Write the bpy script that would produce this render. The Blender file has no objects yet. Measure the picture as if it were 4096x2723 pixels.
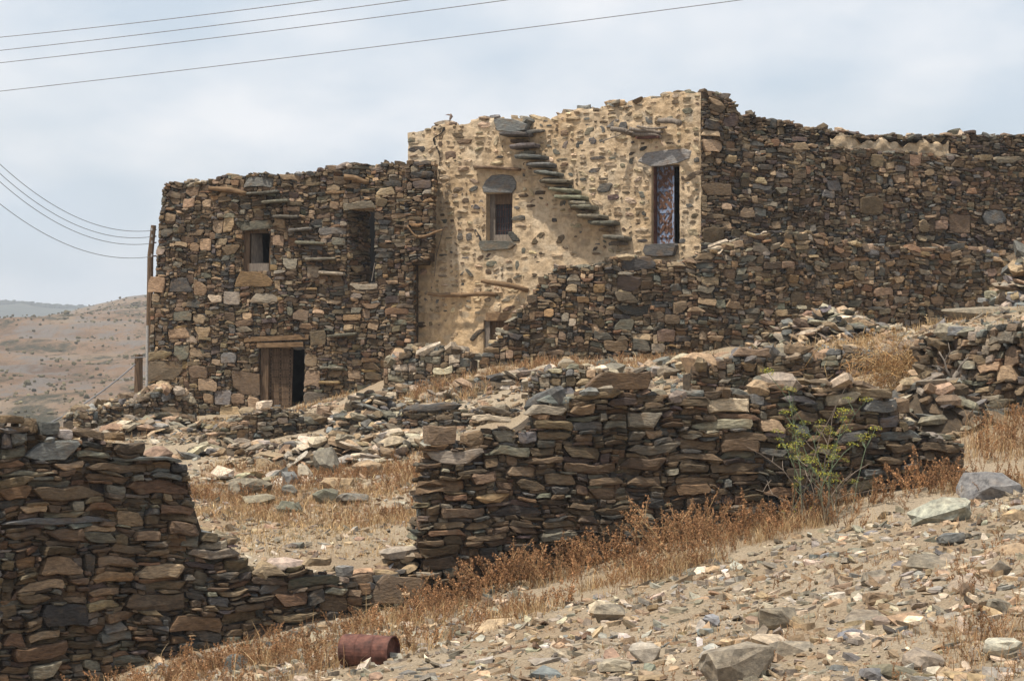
import bpy, math
import numpy as np
from mathutils import Vector, Matrix, noise as mnoise

# ------------------------------------------------------------------ camera, world, sun, exposure
scene = bpy.context.scene
COL = scene.collection
F, CX, HY = 9636.0, 2048.0, 1563.0            # focal length, centre column and horizon row in photograph pixels
cam_d = bpy.data.cameras.new('camera'); cam = bpy.data.objects.new('camera', cam_d); COL.objects.link(cam)
cam_d.sensor_width = 36.0; cam_d.lens = 36.0 * F / 4096.0
cam_d.shift_y = (HY - 1361.5) / 4096.0
cam_d.clip_start = 0.1; cam_d.clip_end = 20000
cam.location = (0, 0, 0); cam.rotation_euler = (math.radians(90), 0, 0)
scene.camera = cam

SUN_EL = math.radians(67)
SUN_DIR = np.array([-0.75, -0.66])            # plan direction towards the sun (from the left, a little towards the camera)
SUN_DIR = SUN_DIR / np.linalg.norm(SUN_DIR)
sv = Vector((SUN_DIR[0] * math.cos(SUN_EL), SUN_DIR[1] * math.cos(SUN_EL), math.sin(SUN_EL)))
world = bpy.data.worlds.new('World'); scene.world = world; world.use_nodes = True
nt = world.node_tree; nt.nodes.clear()
wo = nt.nodes.new('ShaderNodeOutputWorld'); bg = nt.nodes.new('ShaderNodeBackground'); sky = nt.nodes.new('ShaderNodeTexSky')
sky.sky_type = 'NISHITA'; sky.sun_disc = False; sky.sun_elevation = SUN_EL
sky.sun_rotation = math.atan2(sv.x, sv.y); sky.air_density = 1.0; sky.dust_density = 3.0; sky.ozone_density = 1.0
bg.inputs['Strength'].default_value = 0.13
tc = nt.nodes.new('ShaderNodeTexCoord'); mp = nt.nodes.new('ShaderNodeMapping'); mp.inputs['Scale'].default_value = (1.0, 1.0, 2.2)
mp.inputs['Location'].default_value = (3.1, 2.2, 0.9)
n1 = nt.nodes.new('ShaderNodeTexNoise'); n1.inputs['Scale'].default_value = 5.5; n1.inputs['Detail'].default_value = 9; n1.inputs['Roughness'].default_value = 0.52
n1.inputs['Distortion'].default_value = 0.3
cr = nt.nodes.new('ShaderNodeValToRGB'); cr.color_ramp.elements[0].position = 0.36; cr.color_ramp.elements[1].position = 0.66
cr.color_ramp.elements[0].color = (0.65, 0.65, 0.65, 1); cr.color_ramp.elements[1].color = (1, 1, 1, 1)
mix = nt.nodes.new('ShaderNodeMix'); mix.data_type = 'RGBA'
cc2 = nt.nodes.new('ShaderNodeValToRGB'); cc2.color_ramp.elements[0].position = 0.38; cc2.color_ramp.elements[1].position = 0.62
cl = nt.nodes.new('ShaderNodeMix'); cl.data_type = 'RGBA'
cl.inputs[6].default_value = (3.8, 4.35, 4.95, 1); cl.inputs[7].default_value = (5.7, 5.75, 5.9, 1)
n2 = nt.nodes.new('ShaderNodeTexNoise'); n2.inputs['Scale'].default_value = 9; n2.inputs['Detail'].default_value = 8; n2.inputs['Roughness'].default_value = 0.5
L = nt.links.new
L(tc.outputs['Generated'], mp.inputs['Vector']); L(mp.outputs[0], n1.inputs['Vector']); L(mp.outputs[0], n2.inputs['Vector'])
L(n1.outputs['Fac'], cr.inputs['Fac']); L(n2.outputs['Fac'], cc2.inputs['Fac']); L(cc2.outputs['Color'], cl.inputs[0])
L(cr.outputs['Color'], mix.inputs[0]); L(sky.outputs['Color'], mix.inputs[6]); L(cl.outputs[2], mix.inputs[7])
L(mix.outputs[2], bg.inputs['Color']); L(bg.outputs[0], wo.inputs['Surface'])
sun_d = bpy.data.lights.new('sun', 'SUN'); sun_d.energy = 4.2; sun_d.angle = math.radians(0.8); sun_d.color = (1.0, 0.92, 0.80)
sun = bpy.data.objects.new('sun', sun_d); COL.objects.link(sun)
sun.rotation_euler = sv.to_track_quat('Z', 'Y').to_euler(); sun.location = (-20, -20, 40)
scene.view_settings.view_transform = 'Standard'; scene.view_settings.look = 'None'
scene.view_settings.exposure = 0.42; scene.view_settings.gamma = 1.0; scene.view_settings.use_curve_mapping = False
scene.render.engine = 'CYCLES'; scene.render.resolution_x = 1024; scene.render.resolution_y = 680

# ------------------------------------------------------------------ photograph coordinates
REG = {0: (0, 0, 1.0), 1: (500, 600, 1.4254), 2: (1600, 300, 1.3638), 3: (2700, 300, 1.3632), 4: (0, 1550, 1.3364), 5: (800, 1450, 1.2317),
       6: (1600, 1350, 1.3638), 7: (2700, 1150, 1.3632), 8: (2000, 1900, 1.1255), 9: (0, 0, 0.57593), 10: (0, 600, 1.4257), 11: (2450, 480, 2.6125)}
def NP(r, x, y):
    o = REG[r]; return o[0] + x / o[2], o[1] + y / o[2]
def P3(nx, ny, Y):
    return np.array([(nx - CX) * Y / F, Y, (HY - ny) * Y / F])

# ------------------------------------------------------------------ materials
def mat_base(name, rough=0.85):
    m = bpy.data.materials.new(name); m.use_nodes = True
    t = m.node_tree; b = t.nodes['Principled BSDF']; b.inputs['Roughness'].default_value = rough
    try: b.inputs['Specular IOR Level'].default_value = 0.25
    except Exception: pass
    return m, t, b
def nd(t, kind, **kw):
    n = t.nodes.new(kind)
    for k, v in kw.items():
        n.inputs[k].default_value = v
    return n
def mapping(t, scale):
    c = t.nodes.new('ShaderNodeTexCoord'); m = t.nodes.new('ShaderNodeMapping'); m.inputs['Scale'].default_value = scale
    g = t.nodes.new('ShaderNodeNewGeometry')
    t.links.new(g.outputs['Position'], m.inputs['Vector']); return m
def ramp(t, stops):
    r = t.nodes.new('ShaderNodeValToRGB'); e = r.color_ramp.elements
    while len(e) < len(stops): e.new(0.5)
    for i, (p, c) in enumerate(stops):
        e[i].position = p; e[i].color = (c[0], c[1], c[2], 1)
    return r
def mixc(t, fac, a, b, blend='MIX'):
    m = t.nodes.new('ShaderNodeMix'); m.data_type = 'RGBA'; m.blend_type = blend
    for sock, v in ((0, fac), (6, a), (7, b)):
        if hasattr(v, 'links'): t.links.new(v, m.inputs[sock])
        elif sock == 0: m.inputs[0].default_value = v
        else: m.inputs[sock].default_value = (*v, 1)
    return m.outputs[2]
def bump(t, b, h, strength, dist):
    bp = t.nodes.new('ShaderNodeBump'); bp.inputs['Strength'].default_value = strength; bp.inputs['Distance'].default_value = dist
    t.links.new(h, bp.inputs['Height']); t.links.new(bp.outputs[0], b.inputs['Normal'])

def make_stone_mat(name, strat=True, bumpd=0.03, rusty=.55):
    m, t, b = mat_base(name, 0.82)
    at = t.nodes.new('ShaderNodeAttribute'); at.attribute_name = 'Col'
    mp1 = mapping(t, (13, 13, 46)) if strat else mapping(t, (15, 15, 20))
    na = nd(t, 'ShaderNodeTexNoise', Scale=1.0, Detail=7.0, Roughness=0.7); t.links.new(mp1.outputs[0], na.inputs['Vector'])
    mp2 = mapping(t, (5, 5, 7)); nb = nd(t, 'ShaderNodeTexNoise', Scale=1.0, Detail=4.0, Roughness=0.6); t.links.new(mp2.outputs[0], nb.inputs['Vector'])
    mp3 = mapping(t, (2.1, 2.1, 2.6)); ncx = nd(t, 'ShaderNodeTexNoise', Scale=1.0, Detail=5.0, Roughness=0.65); t.links.new(mp3.outputs[0], ncx.inputs['Vector'])
    r1 = ramp(t, [(0.28, (0.42, 0.42, 0.43)), (0.5, (1.0, 1.0, 1.0)), (0.72, (1.75, 1.7, 1.6))]); t.links.new(na.outputs['Fac'], r1.inputs['Fac'])
    c1 = mixc(t, 1.0, at.outputs['Color'], r1.outputs['Color'], 'MULTIPLY')
    r2 = ramp(t, [(0.5, (0, 0, 0)), (0.72, (rusty,) * 3)]); t.links.new(nb.outputs['Fac'], r2.inputs['Fac'])
    c2 = mixc(t, r2.outputs['Color'], c1, (0.19, 0.118, 0.06))
    r3 = ramp(t, [(0.56, (0, 0, 0)), (0.74, (0.45, 0.45, 0.45))]); t.links.new(ncx.outputs['Fac'], r3.inputs['Fac'])
    c3 = mixc(t, r3.outputs['Color'], c2, (0.30, 0.24, 0.165))
    t.links.new(c3, b.inputs['Base Color'])
    bump(t, b, na.outputs['Fac'], 0.9, bumpd)
    return m
def make_attr_mat(name, rough=0.9, var=0.35, scale=20, trans=0.0):
    m, t, b = mat_base(name, rough)
    at = t.nodes.new('ShaderNodeAttribute'); at.attribute_name = 'Col'
    mp1 = mapping(t, (scale,) * 3); na = nd(t, 'ShaderNodeTexNoise', Scale=1.0, Detail=3.0); t.links.new(mp1.outputs[0], na.inputs['Vector'])
    r1 = ramp(t, [(0.3, (1 - var,) * 3), (0.7, (1 + var,) * 3)]); t.links.new(na.outputs['Fac'], r1.inputs['Fac'])
    t.links.new(mixc(t, 1.0, at.outputs['Color'], r1.outputs['Color'], 'MULTIPLY'), b.inputs['Base Color'])
    return m
def make_noise_mat(name, stops, scale=(6, 6, 6), rough=0.85, bs=0.4, bd=0.01, detail=6.0, metallic=0.0):
    m, t, b = mat_base(name, rough); b.inputs['Metallic'].default_value = metallic
    mp1 = mapping(t, scale); na = nd(t, 'ShaderNodeTexNoise', Scale=1.0, Detail=detail, Roughness=0.6); t.links.new(mp1.outputs[0], na.inputs['Vector'])
    r1 = ramp(t, stops); t.links.new(na.outputs['Fac'], r1.inputs['Fac']); t.links.new(r1.outputs['Color'], b.inputs['Base Color'])
    bump(t, b, na.outputs['Fac'], bs, bd)
    return m
M = {}
M['stone'] = make_stone_mat('dry_stone')
M['rock'] = make_stone_mat('loose_rock_stone', False, 0.015, .2)
M['core'] = make_noise_mat('packed_earth', [(0.3, (0.035, 0.026, 0.018)), (0.7, (0.10, 0.075, 0.05))], (8, 8, 14), 0.95, 0.8, 0.03)
M['veg'] = make_attr_mat('dry_plant', 0.85, 0.25, 30)
M['wood'] = make_noise_mat('weathered_wood', [(0.3, (0.055, 0.034, 0.02)), (0.55, (0.12, 0.078, 0.048)), (0.75, (0.19, 0.135, 0.088))], (40, 40, 4), 0.85, 0.6, 0.01)
M['beam'] = make_noise_mat('beam_wood', [(0.3, (0.09, 0.055, 0.03)), (0.55, (0.19, 0.12, 0.065)), (0.75, (0.28, 0.19, 0.11))], (6, 30, 30), 0.85, 0.6, 0.01)
M['greywood'] = make_noise_mat('grey_wood', [(0.3, (0.10, 0.085, 0.07)), (0.7, (0.24, 0.20, 0.165))], (30, 30, 6), 0.85, 0.5, 0.01)
M['rust'] = make_noise_mat('rusty_steel', [(0.3, (0.035, 0.018, 0.014)), (0.5, (0.105, 0.045, 0.034)), (0.72, (0.19, 0.085, 0.058))], (12, 12, 12), 0.75, 0.3, 0.005)
M['blue'] = make_noise_mat('rusted_blue_paint', [(0.40, (0.22, 0.28, 0.40)), (0.50, (0.18, 0.21, 0.28)), (0.54, (0.12, 0.06, 0.038)), (0.75, (0.08, 0.04, 0.026))], (16, 16, 9), 0.6, 0.3, 0.004, 8.0)
M['rustbar'] = make_noise_mat('rust_bar', [(0.40, (0.08, 0.04, 0.026)), (0.58, (0.15, 0.08, 0.05)), (0.63, (0.17, 0.19, 0.25)), (0.8, (0.22, 0.27, 0.37))], (17, 17, 12), 0.7, 0.3, 0.004, 8.0)
M['dark'] = make_noise_mat('painted_shade_and_nails', [(0.3, (0.012, 0.010, 0.009)), (0.7, (0.03, 0.026, 0.022))], (4, 4, 4), 0.95)  # near-black painted shade for rooms, crack and can hole; also nail colour
M['wire'] = make_noise_mat('wire', [(0.3, (0.14, 0.14, 0.145)), (0.7, (0.20, 0.20, 0.205))], (4, 4, 4), 0.6)
M['tin'] = make_noise_mat('dull_tin', [(0.3, (0.20, 0.19, 0.18)), (0.7, (0.34, 0.32, 0.30))], (30, 30, 30), 0.5, 0.2, 0.002)
M['pane'] = make_noise_mat('dusty_pane', [(0.3, (0.012, 0.012, 0.014)), (0.7, (0.04, 0.042, 0.05))], (12, 12, 4), 0.35)
M['bird'] = make_noise_mat('feathers', [(0.3, (0.11, 0.085, 0.075)), (0.7, (0.28, 0.21, 0.17))], (30, 30, 30), 0.9)

def make_plaster():
    m, t, b = mat_base('mud_plaster', 0.93)
    mp1 = mapping(t, (1.0, 1.0, 0.8)); na = nd(t, 'ShaderNodeTexNoise', Scale=1.0, Detail=7.0, Roughness=0.65); t.links.new(mp1.outputs[0], na.inputs['Vector'])
    mp2 = mapping(t, (9, 9, 9)); nb = nd(t, 'ShaderNodeTexNoise', Scale=1.0, Detail=8.0, Roughness=0.7); t.links.new(mp2.outputs[0], nb.inputs['Vector'])
    mp3 = mapping(t, (6, 6, 0.5)); ncx = nd(t, 'ShaderNodeTexNoise', Scale=1.0, Detail=5.0); t.links.new(mp3.outputs[0], ncx.inputs['Vector'])
    mp4 = mapping(t, (4.2, 4.2, 7.0)); nw = nd(t, 'ShaderNodeTexNoise', Scale=1.5, Detail=3.0); t.links.new(mp4.outputs[0], nw.inputs['Vector'])
    add = t.nodes.new('ShaderNodeMix'); add.data_type = 'VECTOR'; add.inputs[0].default_value = .25; t.links.new(mp4.outputs[0], add.inputs[4]); t.links.new(nw.outputs['Color'], add.inputs[5])
    vo = nd(t, 'ShaderNodeTexVoronoi', Scale=1.0); t.links.new(add.outputs[1], vo.inputs['Vector'])
    sep = t.nodes.new('ShaderNodeSeparateColor'); t.links.new(vo.outputs['Color'], sep.inputs[0])
    rc = ramp(t, [(0.0, (0.25, 0.19, 0.125)), (0.35, (0.38, 0.29, 0.19)), (0.6, (0.47, 0.36, 0.235)), (0.85, (0.30, 0.265, 0.21)), (1.0, (0.52, 0.42, 0.29))]); t.links.new(sep.outputs[0], rc.inputs['Fac'])
    r1 = ramp(t, [(0.3, (0.42, 0.295, 0.17)), (0.5, (0.53, 0.40, 0.26)), (0.7, (0.58, 0.48, 0.35))]); t.links.new(na.outputs['Fac'], r1.inputs['Fac'])
    g = t.nodes.new('ShaderNodeNewGeometry'); sx = t.nodes.new('ShaderNodeSeparateXYZ'); t.links.new(g.outputs['Position'], sx.inputs[0])
    ma = t.nodes.new('ShaderNodeMath'); ma.operation = 'MULTIPLY_ADD'; ma.inputs[1].default_value = 3.2; t.links.new(na.outputs['Fac'], ma.inputs[0]); t.links.new(sx.outputs[2], ma.inputs[2])
    mr = t.nodes.new('ShaderNodeMapRange'); mr.inputs[1].default_value = 2.6; mr.inputs[2].default_value = 4.6; mr.inputs[3].default_value = .75; mr.inputs[4].default_value = 0; t.links.new(ma.outputs[0], mr.inputs[0])
    coat = mixc(t, mr.outputs[0], r1.outputs['Color'], (0.53, 0.375, 0.215))   # the older ochre coat that survives low on the wall
    rd = ramp(t, [(0.30, (.6, .6, .6)), (0.50, (0, 0, 0))]); t.links.new(vo.outputs['Distance'], rd.inputs['Fac'])
    c = mixc(t, rd.outputs['Color'], coat, rc.outputs['Color'])
    r2 = ramp(t, [(0.3, (0.62, 0.60, 0.57)), (0.52, (1, 1, 1)), (0.72, (1.25, 1.24, 1.2))]); t.links.new(nb.outputs['Fac'], r2.inputs['Fac'])
    c = mixc(t, 1.0, c, r2.outputs['Color'], 'MULTIPLY')
    r3 = ramp(t, [(0.55, (0, 0, 0)), (0.75, (0.5, 0.5, 0.5))]); t.links.new(ncx.outputs['Fac'], r3.inputs['Fac'])
    c = mixc(t, r3.outputs['Color'], c, (0.25, 0.19, 0.13))
    t.links.new(c, b.inputs['Base Color']); bump(t, b, nb.outputs['Fac'], 0.9, 0.05)
    return m
M['plaster'] = make_plaster()
def make_ground():
    m, t, b = mat_base('dusty_ground', 0.95)
    mp1 = mapping(t, (0.5, 0.5, 0.5)); na = nd(t, 'ShaderNodeTexNoise', Scale=1.0, Detail=7.0, Roughness=0.6); t.links.new(mp1.outputs[0], na.inputs['Vector'])
    mp2 = mapping(t, (38, 38, 38)); nb = nd(t, 'ShaderNodeTexNoise', Scale=1.0, Detail=6.0, Roughness=0.7); t.links.new(mp2.outputs[0], nb.inputs['Vector'])
    r1 = ramp(t, [(0.3, (0.28, 0.20, 0.125)), (0.5, (0.33, 0.262, 0.18)), (0.7, (0.38, 0.31, 0.225))]); t.links.new(na.outputs['Fac'], r1.inputs['Fac'])
    r2 = ramp(t, [(0.32, (0.5, 0.48, 0.45)), (0.52, (1, 1, 1)), (0.70, (1.4, 1.4, 1.4))]); t.links.new(nb.outputs['Fac'], r2.inputs['Fac'])
    t.links.new(mixc(t, 1.0, r1.outputs['Color'], r2.outputs['Color'], 'MULTIPLY'), b.inputs['Base Color'])
    bump(t, b, nb.outputs['Fac'], 0.9, 0.04)
    return m
M['ground'] = make_ground()
def make_hill():
    m, t, b = mat_base('hillside', 0.95)
    mp1 = mapping(t, (0.02, 0.02, 0.05)); na = nd(t, 'ShaderNodeTexNoise', Scale=1.0, Detail=10.0, Roughness=0.7); t.links.new(mp1.outputs[0], na.inputs['Vector'])
    mp2 = mapping(t, (0.10, 0.03, 0.16)); nb = nd(t, 'ShaderNodeTexNoise', Scale=1.0, Detail=9.0, Roughness=0.75); t.links.new(mp2.outputs[0], nb.inputs['Vector'])
    r1 = ramp(t, [(0.38, (0.12, 0.075, 0.047)), (0.5, (0.22, 0.14, 0.085)), (0.62, (0.25, 0.185, 0.125))]); t.links.new(na.outputs['Fac'], r1.inputs['Fac'])
    r2 = ramp(t, [(0.50, (0, 0, 0)), (0.58, (.8, .8, .8))]); t.links.new(nb.outputs['Fac'], r2.inputs['Fac'])
    c = mixc(t, r2.outputs['Color'], r1.outputs['Color'], (0.17, 0.155, 0.14))
    r3 = ramp(t, [(0.40, (1, 1, 1)), (0.48, (0, 0, 0))]); t.links.new(nb.outputs['Fac'], r3.inputs['Fac'])
    c = mixc(t, r3.outputs['Color'], c, (0.065, 0.058, 0.036))
    t.links.new(c, b.inputs['Base Color']); bump(t, b, nb.outputs['Fac'], 0.9, 4.0)
    return m
M['hill'] = make_hill()
M['farhill'] = make_noise_mat('wooded_ridge', [(0.3, (0.025, 0.032, 0.022)), (0.7, (0.07, 0.07, 0.045))], (0.02, 0.02, 0.05), 0.95, 0.5, 4.0)

# ------------------------------------------------------------------ object helpers
def mesh_obj(name, verts, faces, mat, parent=None, cols=None, loc=None, smooth=False, kind=None):
    me = bpy.data.meshes.new(name)
    me.from_pydata([tuple(v) for v in verts] if not isinstance(verts, np.ndarray) else verts.tolist(), [], faces)
    me.materials.append(mat)
    if cols is not None: set_cols(me, cols)
    if smooth: me.polygons.foreach_set('use_smooth', [True] * len(me.polygons))
    o = bpy.data.objects.new(name, me); COL.objects.link(o)
    if loc is not None: o.location = tuple(loc)
    if parent is not None: o.parent = parent
    if kind: o['kind'] = kind
    return o
def set_cols(me, cols):
    a = me.attributes.new('Col', 'FLOAT_COLOR', 'POINT')
    c = np.ones((len(me.vertices), 4), dtype=np.float32); c[:, :3] = cols
    a.data.foreach_set('color', c.ravel())
def big_mesh(name, V, counts_faces, mat, parent=None, cols=None, kind=None, smooth=False):
    """V (n,3) array, faces given as (array of loop vertex ids, array of loop totals): fast path for joined meshes"""
    li, lt = counts_faces
    me = bpy.data.meshes.new(name)
    me.vertices.add(len(V)); me.vertices.foreach_set('co', np.asarray(V, dtype=np.float32).ravel())
    me.loops.add(len(li)); me.loops.foreach_set('vertex_index', np.asarray(li, dtype=np.int32))
    me.polygons.add(len(lt)); ls = np.zeros(len(lt), dtype=np.int32); ls[1:] = np.cumsum(lt)[:-1]
    me.polygons.foreach_set('loop_start', ls)
    try: me.polygons.foreach_set('loop_total', np.asarray(lt, dtype=np.int32))
    except Exception: pass
    me.polygons.foreach_set('use_smooth', np.full(len(lt), bool(smooth)))
    me.update(calc_edges=True); me.validate()
    me.materials.append(mat)
    if cols is not None: set_cols(me, cols)
    o = bpy.data.objects.new(name, me); COL.objects.link(o)
    if parent is not None: o.parent = parent
    if kind: o['kind'] = kind
    return o
class Joined:
    def __init__(s): s.V = []; s.li = []; s.lt = []; s.c = []; s.n = 0
    def add(s, V, faces, col):
        V = np.asarray(V, dtype=float)
        for f in faces:
            s.li.extend([i + s.n for i in f]); s.lt.append(len(f))
        s.V.append(V); s.c.append(np.broadcast_to(np.asarray(col, dtype=float), (len(V), 3))); s.n += len(V)
    def build(s, name, mat, parent=None, kind='stuff', smooth=False):
        if not s.V: return None
        return big_mesh(name, np.concatenate(s.V), (s.li, s.lt), mat, parent, np.concatenate(s.c), kind, smooth)
def tag(o, label, cat, group=None, kind=None):
    o['label'] = label; o['category'] = cat
    if group: o['group'] = group
    if kind: o['kind'] = kind
    return o
def empty(name, loc, label, cat, group=None):
    o = bpy.data.objects.new(name, None); COL.objects.link(o); o.location = tuple(loc); o.empty_display_size = 0.2
    return tag(o, label, cat, group)
def child(name, verts, faces, mat, parent, cols=None, smooth=False, kind=None):
    """world-space vertices, parented under an empty whose transform is a plain offset"""
    V = np.asarray(verts, dtype=float); c = V.mean(0)
    off = np.zeros(3); p = parent
    while p is not None: off += np.array(p.location); p = p.parent
    return mesh_obj(name, V - c, faces, mat, parent, cols, c - off, smooth, kind)
BOXF = [(0, 1, 2, 3), (7, 6, 5, 4), (0, 4, 5, 1), (1, 5, 6, 2), (2, 6, 7, 3), (3, 7, 4, 0)]
def box_uvd(W, u0, u1, v0, v1, d0, d1):
    return [W.pt(u, v, d) for d in (d0, d1) for (u, v) in ((u0, v0), (u0, v1), (u1, v1), (u1, v0))]
def tube(pts, radii, n=5):
    pts = [np.asarray(p, dtype=float) for p in pts]; V = []; Fc = []
    for i, p in enumerate(pts):
        a = pts[max(0, i - 1)]; b = pts[min(len(pts) - 1, i + 1)]; t = b - a; t = t / (np.linalg.norm(t) + 1e-9)
        s = np.cross(t, [0.13, 0.31, 0.94]); s /= (np.linalg.norm(s) + 1e-9); w = np.cross(t, s)
        r = radii[i] if hasattr(radii, '__len__') else radii
        for k in range(n):
            an = 2 * math.pi * k / n; V.append(p + r * (math.cos(an) * s + math.sin(an) * w))
    for i in range(len(pts) - 1):
        for k in range(n):
            a = i * n + k; b = i * n + (k + 1) % n; Fc.append((a, b, b + n, a + n))
    Fc.append(tuple(range(n))[::-1]); Fc.append(tuple((len(pts) - 1) * n + k for k in range(n)))
    return np.array(V), Fc

# colours of stones
PAL = {'db': (0.080, 0.058, 0.038), 'br': (0.14, 0.10, 0.062), 'ru': (0.15, 0.088, 0.05), 'tn': (0.30, 0.215, 0.135), 'pk': (0.255, 0.18, 0.12),
       'ds': (0.045, 0.045, 0.043), 'sg': (0.115, 0.115, 0.108), 'lg': (0.30, 0.275, 0.235), 'p1': (.40, .31, .205), 'p2': (.32, .255, .175), 'p3': (.46, .365, .25), 'gg': (0.13, 0.124, 0.096), 'pa': (0.42, 0.35, 0.26), 'pu': (0.085, 0.064, 0.058),
       'oc': (0.25, 0.16, 0.08), 'bl': (0.165, 0.172, 0.17), 'gt': (0.22, 0.19, 0.145), 'wh': (0.5, 0.46, 0.39)}
FRONT_PAL = dict(db=.30, br=.27, ru=.09, gg=.09, ds=.12, sg=.06, pu=.05, gt=.03)
HOUSE_PAL = dict(db=.20, br=.24, ru=.06, tn=.10, pk=.08, ds=.11, sg=.07, gg=.06, pu=.05, oc=.02, gt=.05)
SIDE_PAL = dict(db=.24, br=.26, ru=.06, tn=.07, pk=.06, ds=.13, sg=.06, gg=.05, pu=.07, gt=.04)
LOW_PAL = dict(db=.18, br=.27, ru=.08, tn=.10, pk=.05, ds=.08, sg=.06, gg=.06, oc=.05, gt=.09)
RUB_PAL = dict(gt=.24, tn=.17, sg=.14, pa=.10, br=.13, gg=.09, pk=.06, bl=.05, db=.05)
SCREE_PAL = dict(gt=.27, tn=.30, lg=.16, pa=.16, br=.02, gg=.025, pk=.04, sg=.015, bl=.02)
def pick(rng, pal):
    ks = list(pal); p = np.array([pal[k] for k in ks]); return vary(rng, ks[rng.choice(len(ks), p=p / p.sum())])
def vary(rng, k):
    c = np.array(PAL[k]) * .9 + np.array((.13, .098, .066)) * .1; return np.clip(c * rng.lognormal(0, 0.20) * (1 + rng.normal(0, 0.03, 3)), 0.012, 0.7)

# ------------------------------------------------------------------ terrain
def gp(r, x, y, Y):
    nx, ny = NP(r, x, y); return P3(nx, ny, Y)
ctrl = [gp(9, *a) for a in [
    (345, 965, 53), (550, 965, 51.5), (700, 952, 51.2), (930, 862, 51), (1050, 818, 50), (1400, 842, 47), (1640, 838, 47), (1780, 800, 48), (2250, 762, 50.5),
    (2359, 735, 46), (1900, 815, 44), (1300, 850, 46), (1700, 830, 43), (1000, 890, 44.5), (1180, 880, 44), (1500, 865, 42),
    (450, 1000, 46), (420, 1040, 42.5), (960, 1085, 38), (700, 1085, 39), (700, 1200, 33), (480, 1150, 35), (940, 1180, 33), (560, 1288, 29), (900, 1285, 29.2), (720, 1292, 28.6),
    (300, 990, 47), (100, 1010, 45), (0, 1130, 33), (300, 1130, 33), (700, 1010, 46), (850, 960, 46),
    (0, 1640, 25), (300, 1580, 25.3), (560, 1490, 26.2), (780, 1440, 26.8), (990, 1400, 27.4), (1400, 1300, 28.0), (1800, 1210, 28.6), (2140, 1130, 29.3), (2359, 1065, 30),
    (2359, 1175, 26), (1900, 1270, 25), (1500, 1375, 24), (1000, 1505, 22.5), (450, 1575, 23), (1000, 1590, 20), (1600, 1590, 17), (2359, 1600, 14), (2359, 1400, 18), (1700, 1450, 20),
    (1300, 1010, 34), (1700, 960, 35.5), (1850, 920, 36.6), (2250, 735, 41), (2100, 770, 42), (2500, 700, 40), (2500, 1020, 31.5)]]
ctrl += [np.array(a, dtype=float) for a in [(0, 0, -1.75), (4, 3, -1.6), (-4, 4, -2.2), (6, 8, -1.45), (-6, 12, -3.0), (-9, 20, -3.7), (-10, 30, -2.6), (9, 20, -1.0), (12, 30, -0.2), (14, 45, 1.6),
                                            (16, 56, 2.2), (4, 60, 1.2), (-6, 62, -0.8), (-16, 50, -2.2), (-16, 60, -3.5), (14, 10, -0.8), (-14, 10, -4), (-12, 40, -1.8)]]
ctrl = np.array(ctrl)
def _rbf_fit(c):
    n = len(c); D = np.linalg.norm(c[:, None, :2] - c[None, :, :2], axis=2)
    A = np.zeros((n + 3, n + 3)); A[:n, :n] = D + np.eye(n) * -0.15; A[:n, n] = 1; A[:n, n + 1:] = c[:, :2]; A[n, :n] = 1; A[n + 1:, :n] = c[:, :2].T
    b = np.zeros(n + 3); b[:n] = c[:, 2]; return np.linalg.solve(A, b)
_W = _rbf_fit(ctrl)
def T(x, y):
    x = np.atleast_1d(np.asarray(x, dtype=float)); y = np.atleast_1d(np.asarray(y, dtype=float)); s = x.shape
    p = np.stack([x.ravel(), y.ravel()], 1); out = np.zeros(len(p)); n = len(ctrl)
    xc = np.stack([np.clip(p[:, 0], -18, 18), np.clip(p[:, 1], 0, 64)], 1)
    for i in range(0, len(p), 20000):
        q = xc[i:i + 20000]; D = np.linalg.norm(q[:, None] - ctrl[None, :, :2], axis=2)
        out[i:i + 20000] = D @ _W[:n] + _W[n] + q @ _W[n + 1:]
    out += 0.03 * np.sin(p[:, 0] * 2.3 + 1) * np.sin(p[:, 1] * 1.9) + 0.02 * np.sin(p[:, 0] * 5.1 + p[:, 1] * 3.3) + 0.012 * np.sin(p[:, 0] * 11.3 - p[:, 1] * 8.7)
    over = np.maximum(np.abs(p[:, 0]) - 18, 0) + np.maximum(p[:, 1] - 64, 0) + np.maximum(-p[:, 1], 0)
    k = np.clip(over / 60.0, 0, 1); k = k * k * (3 - 2 * k)
    return (out * (1 - k) + (-11.0) * k).reshape(s)
def Tz(x, y): return float(T([x], [y])[0])
def hit(nx, ny, y0, y1):
    """first point of the ground along the ray of a pixel, between two distances"""
    ys = np.linspace(y0, y1, 400); x = (nx - CX) * ys / F; z = (HY - ny) * ys / F; d = z - T(x, ys)
    i = np.where(d <= 0)[0]
    Y = ys[i[0]] if len(i) else ys[np.argmin(np.abs(d))]
    return np.array([(nx - CX) * Y / F, Y, Tz((nx - CX) * Y / F, Y)])
def grid_faces(nu, nv):
    i = np.arange(nu - 1)[:, None] * nv + np.arange(nv - 1)[None, :]
    q = np.stack([i, i + nv, i + nv + 1, i + 1], -1).reshape(-1, 4)
    return q.ravel(), np.full(len(q), 4)
gx = np.concatenate([-np.geomspace(3000, 19, 22), np.arange(-18, 18.01, 0.2), np.geomspace(19, 3000, 22)])
gy = np.concatenate([-np.geomspace(300, 1, 10), np.arange(0, 64.01, 0.2), np.geomspace(66, 6000, 26)])
GX, GY = np.meshgrid(gx, gy, indexing='ij')
g = big_mesh('ground', np.stack([GX.ravel(), GY.ravel(), T(GX, GY).ravel()], 1), grid_faces(len(gx), len(gy)), M['ground'], smooth=True)
g['kind'] = 'structure'

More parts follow.
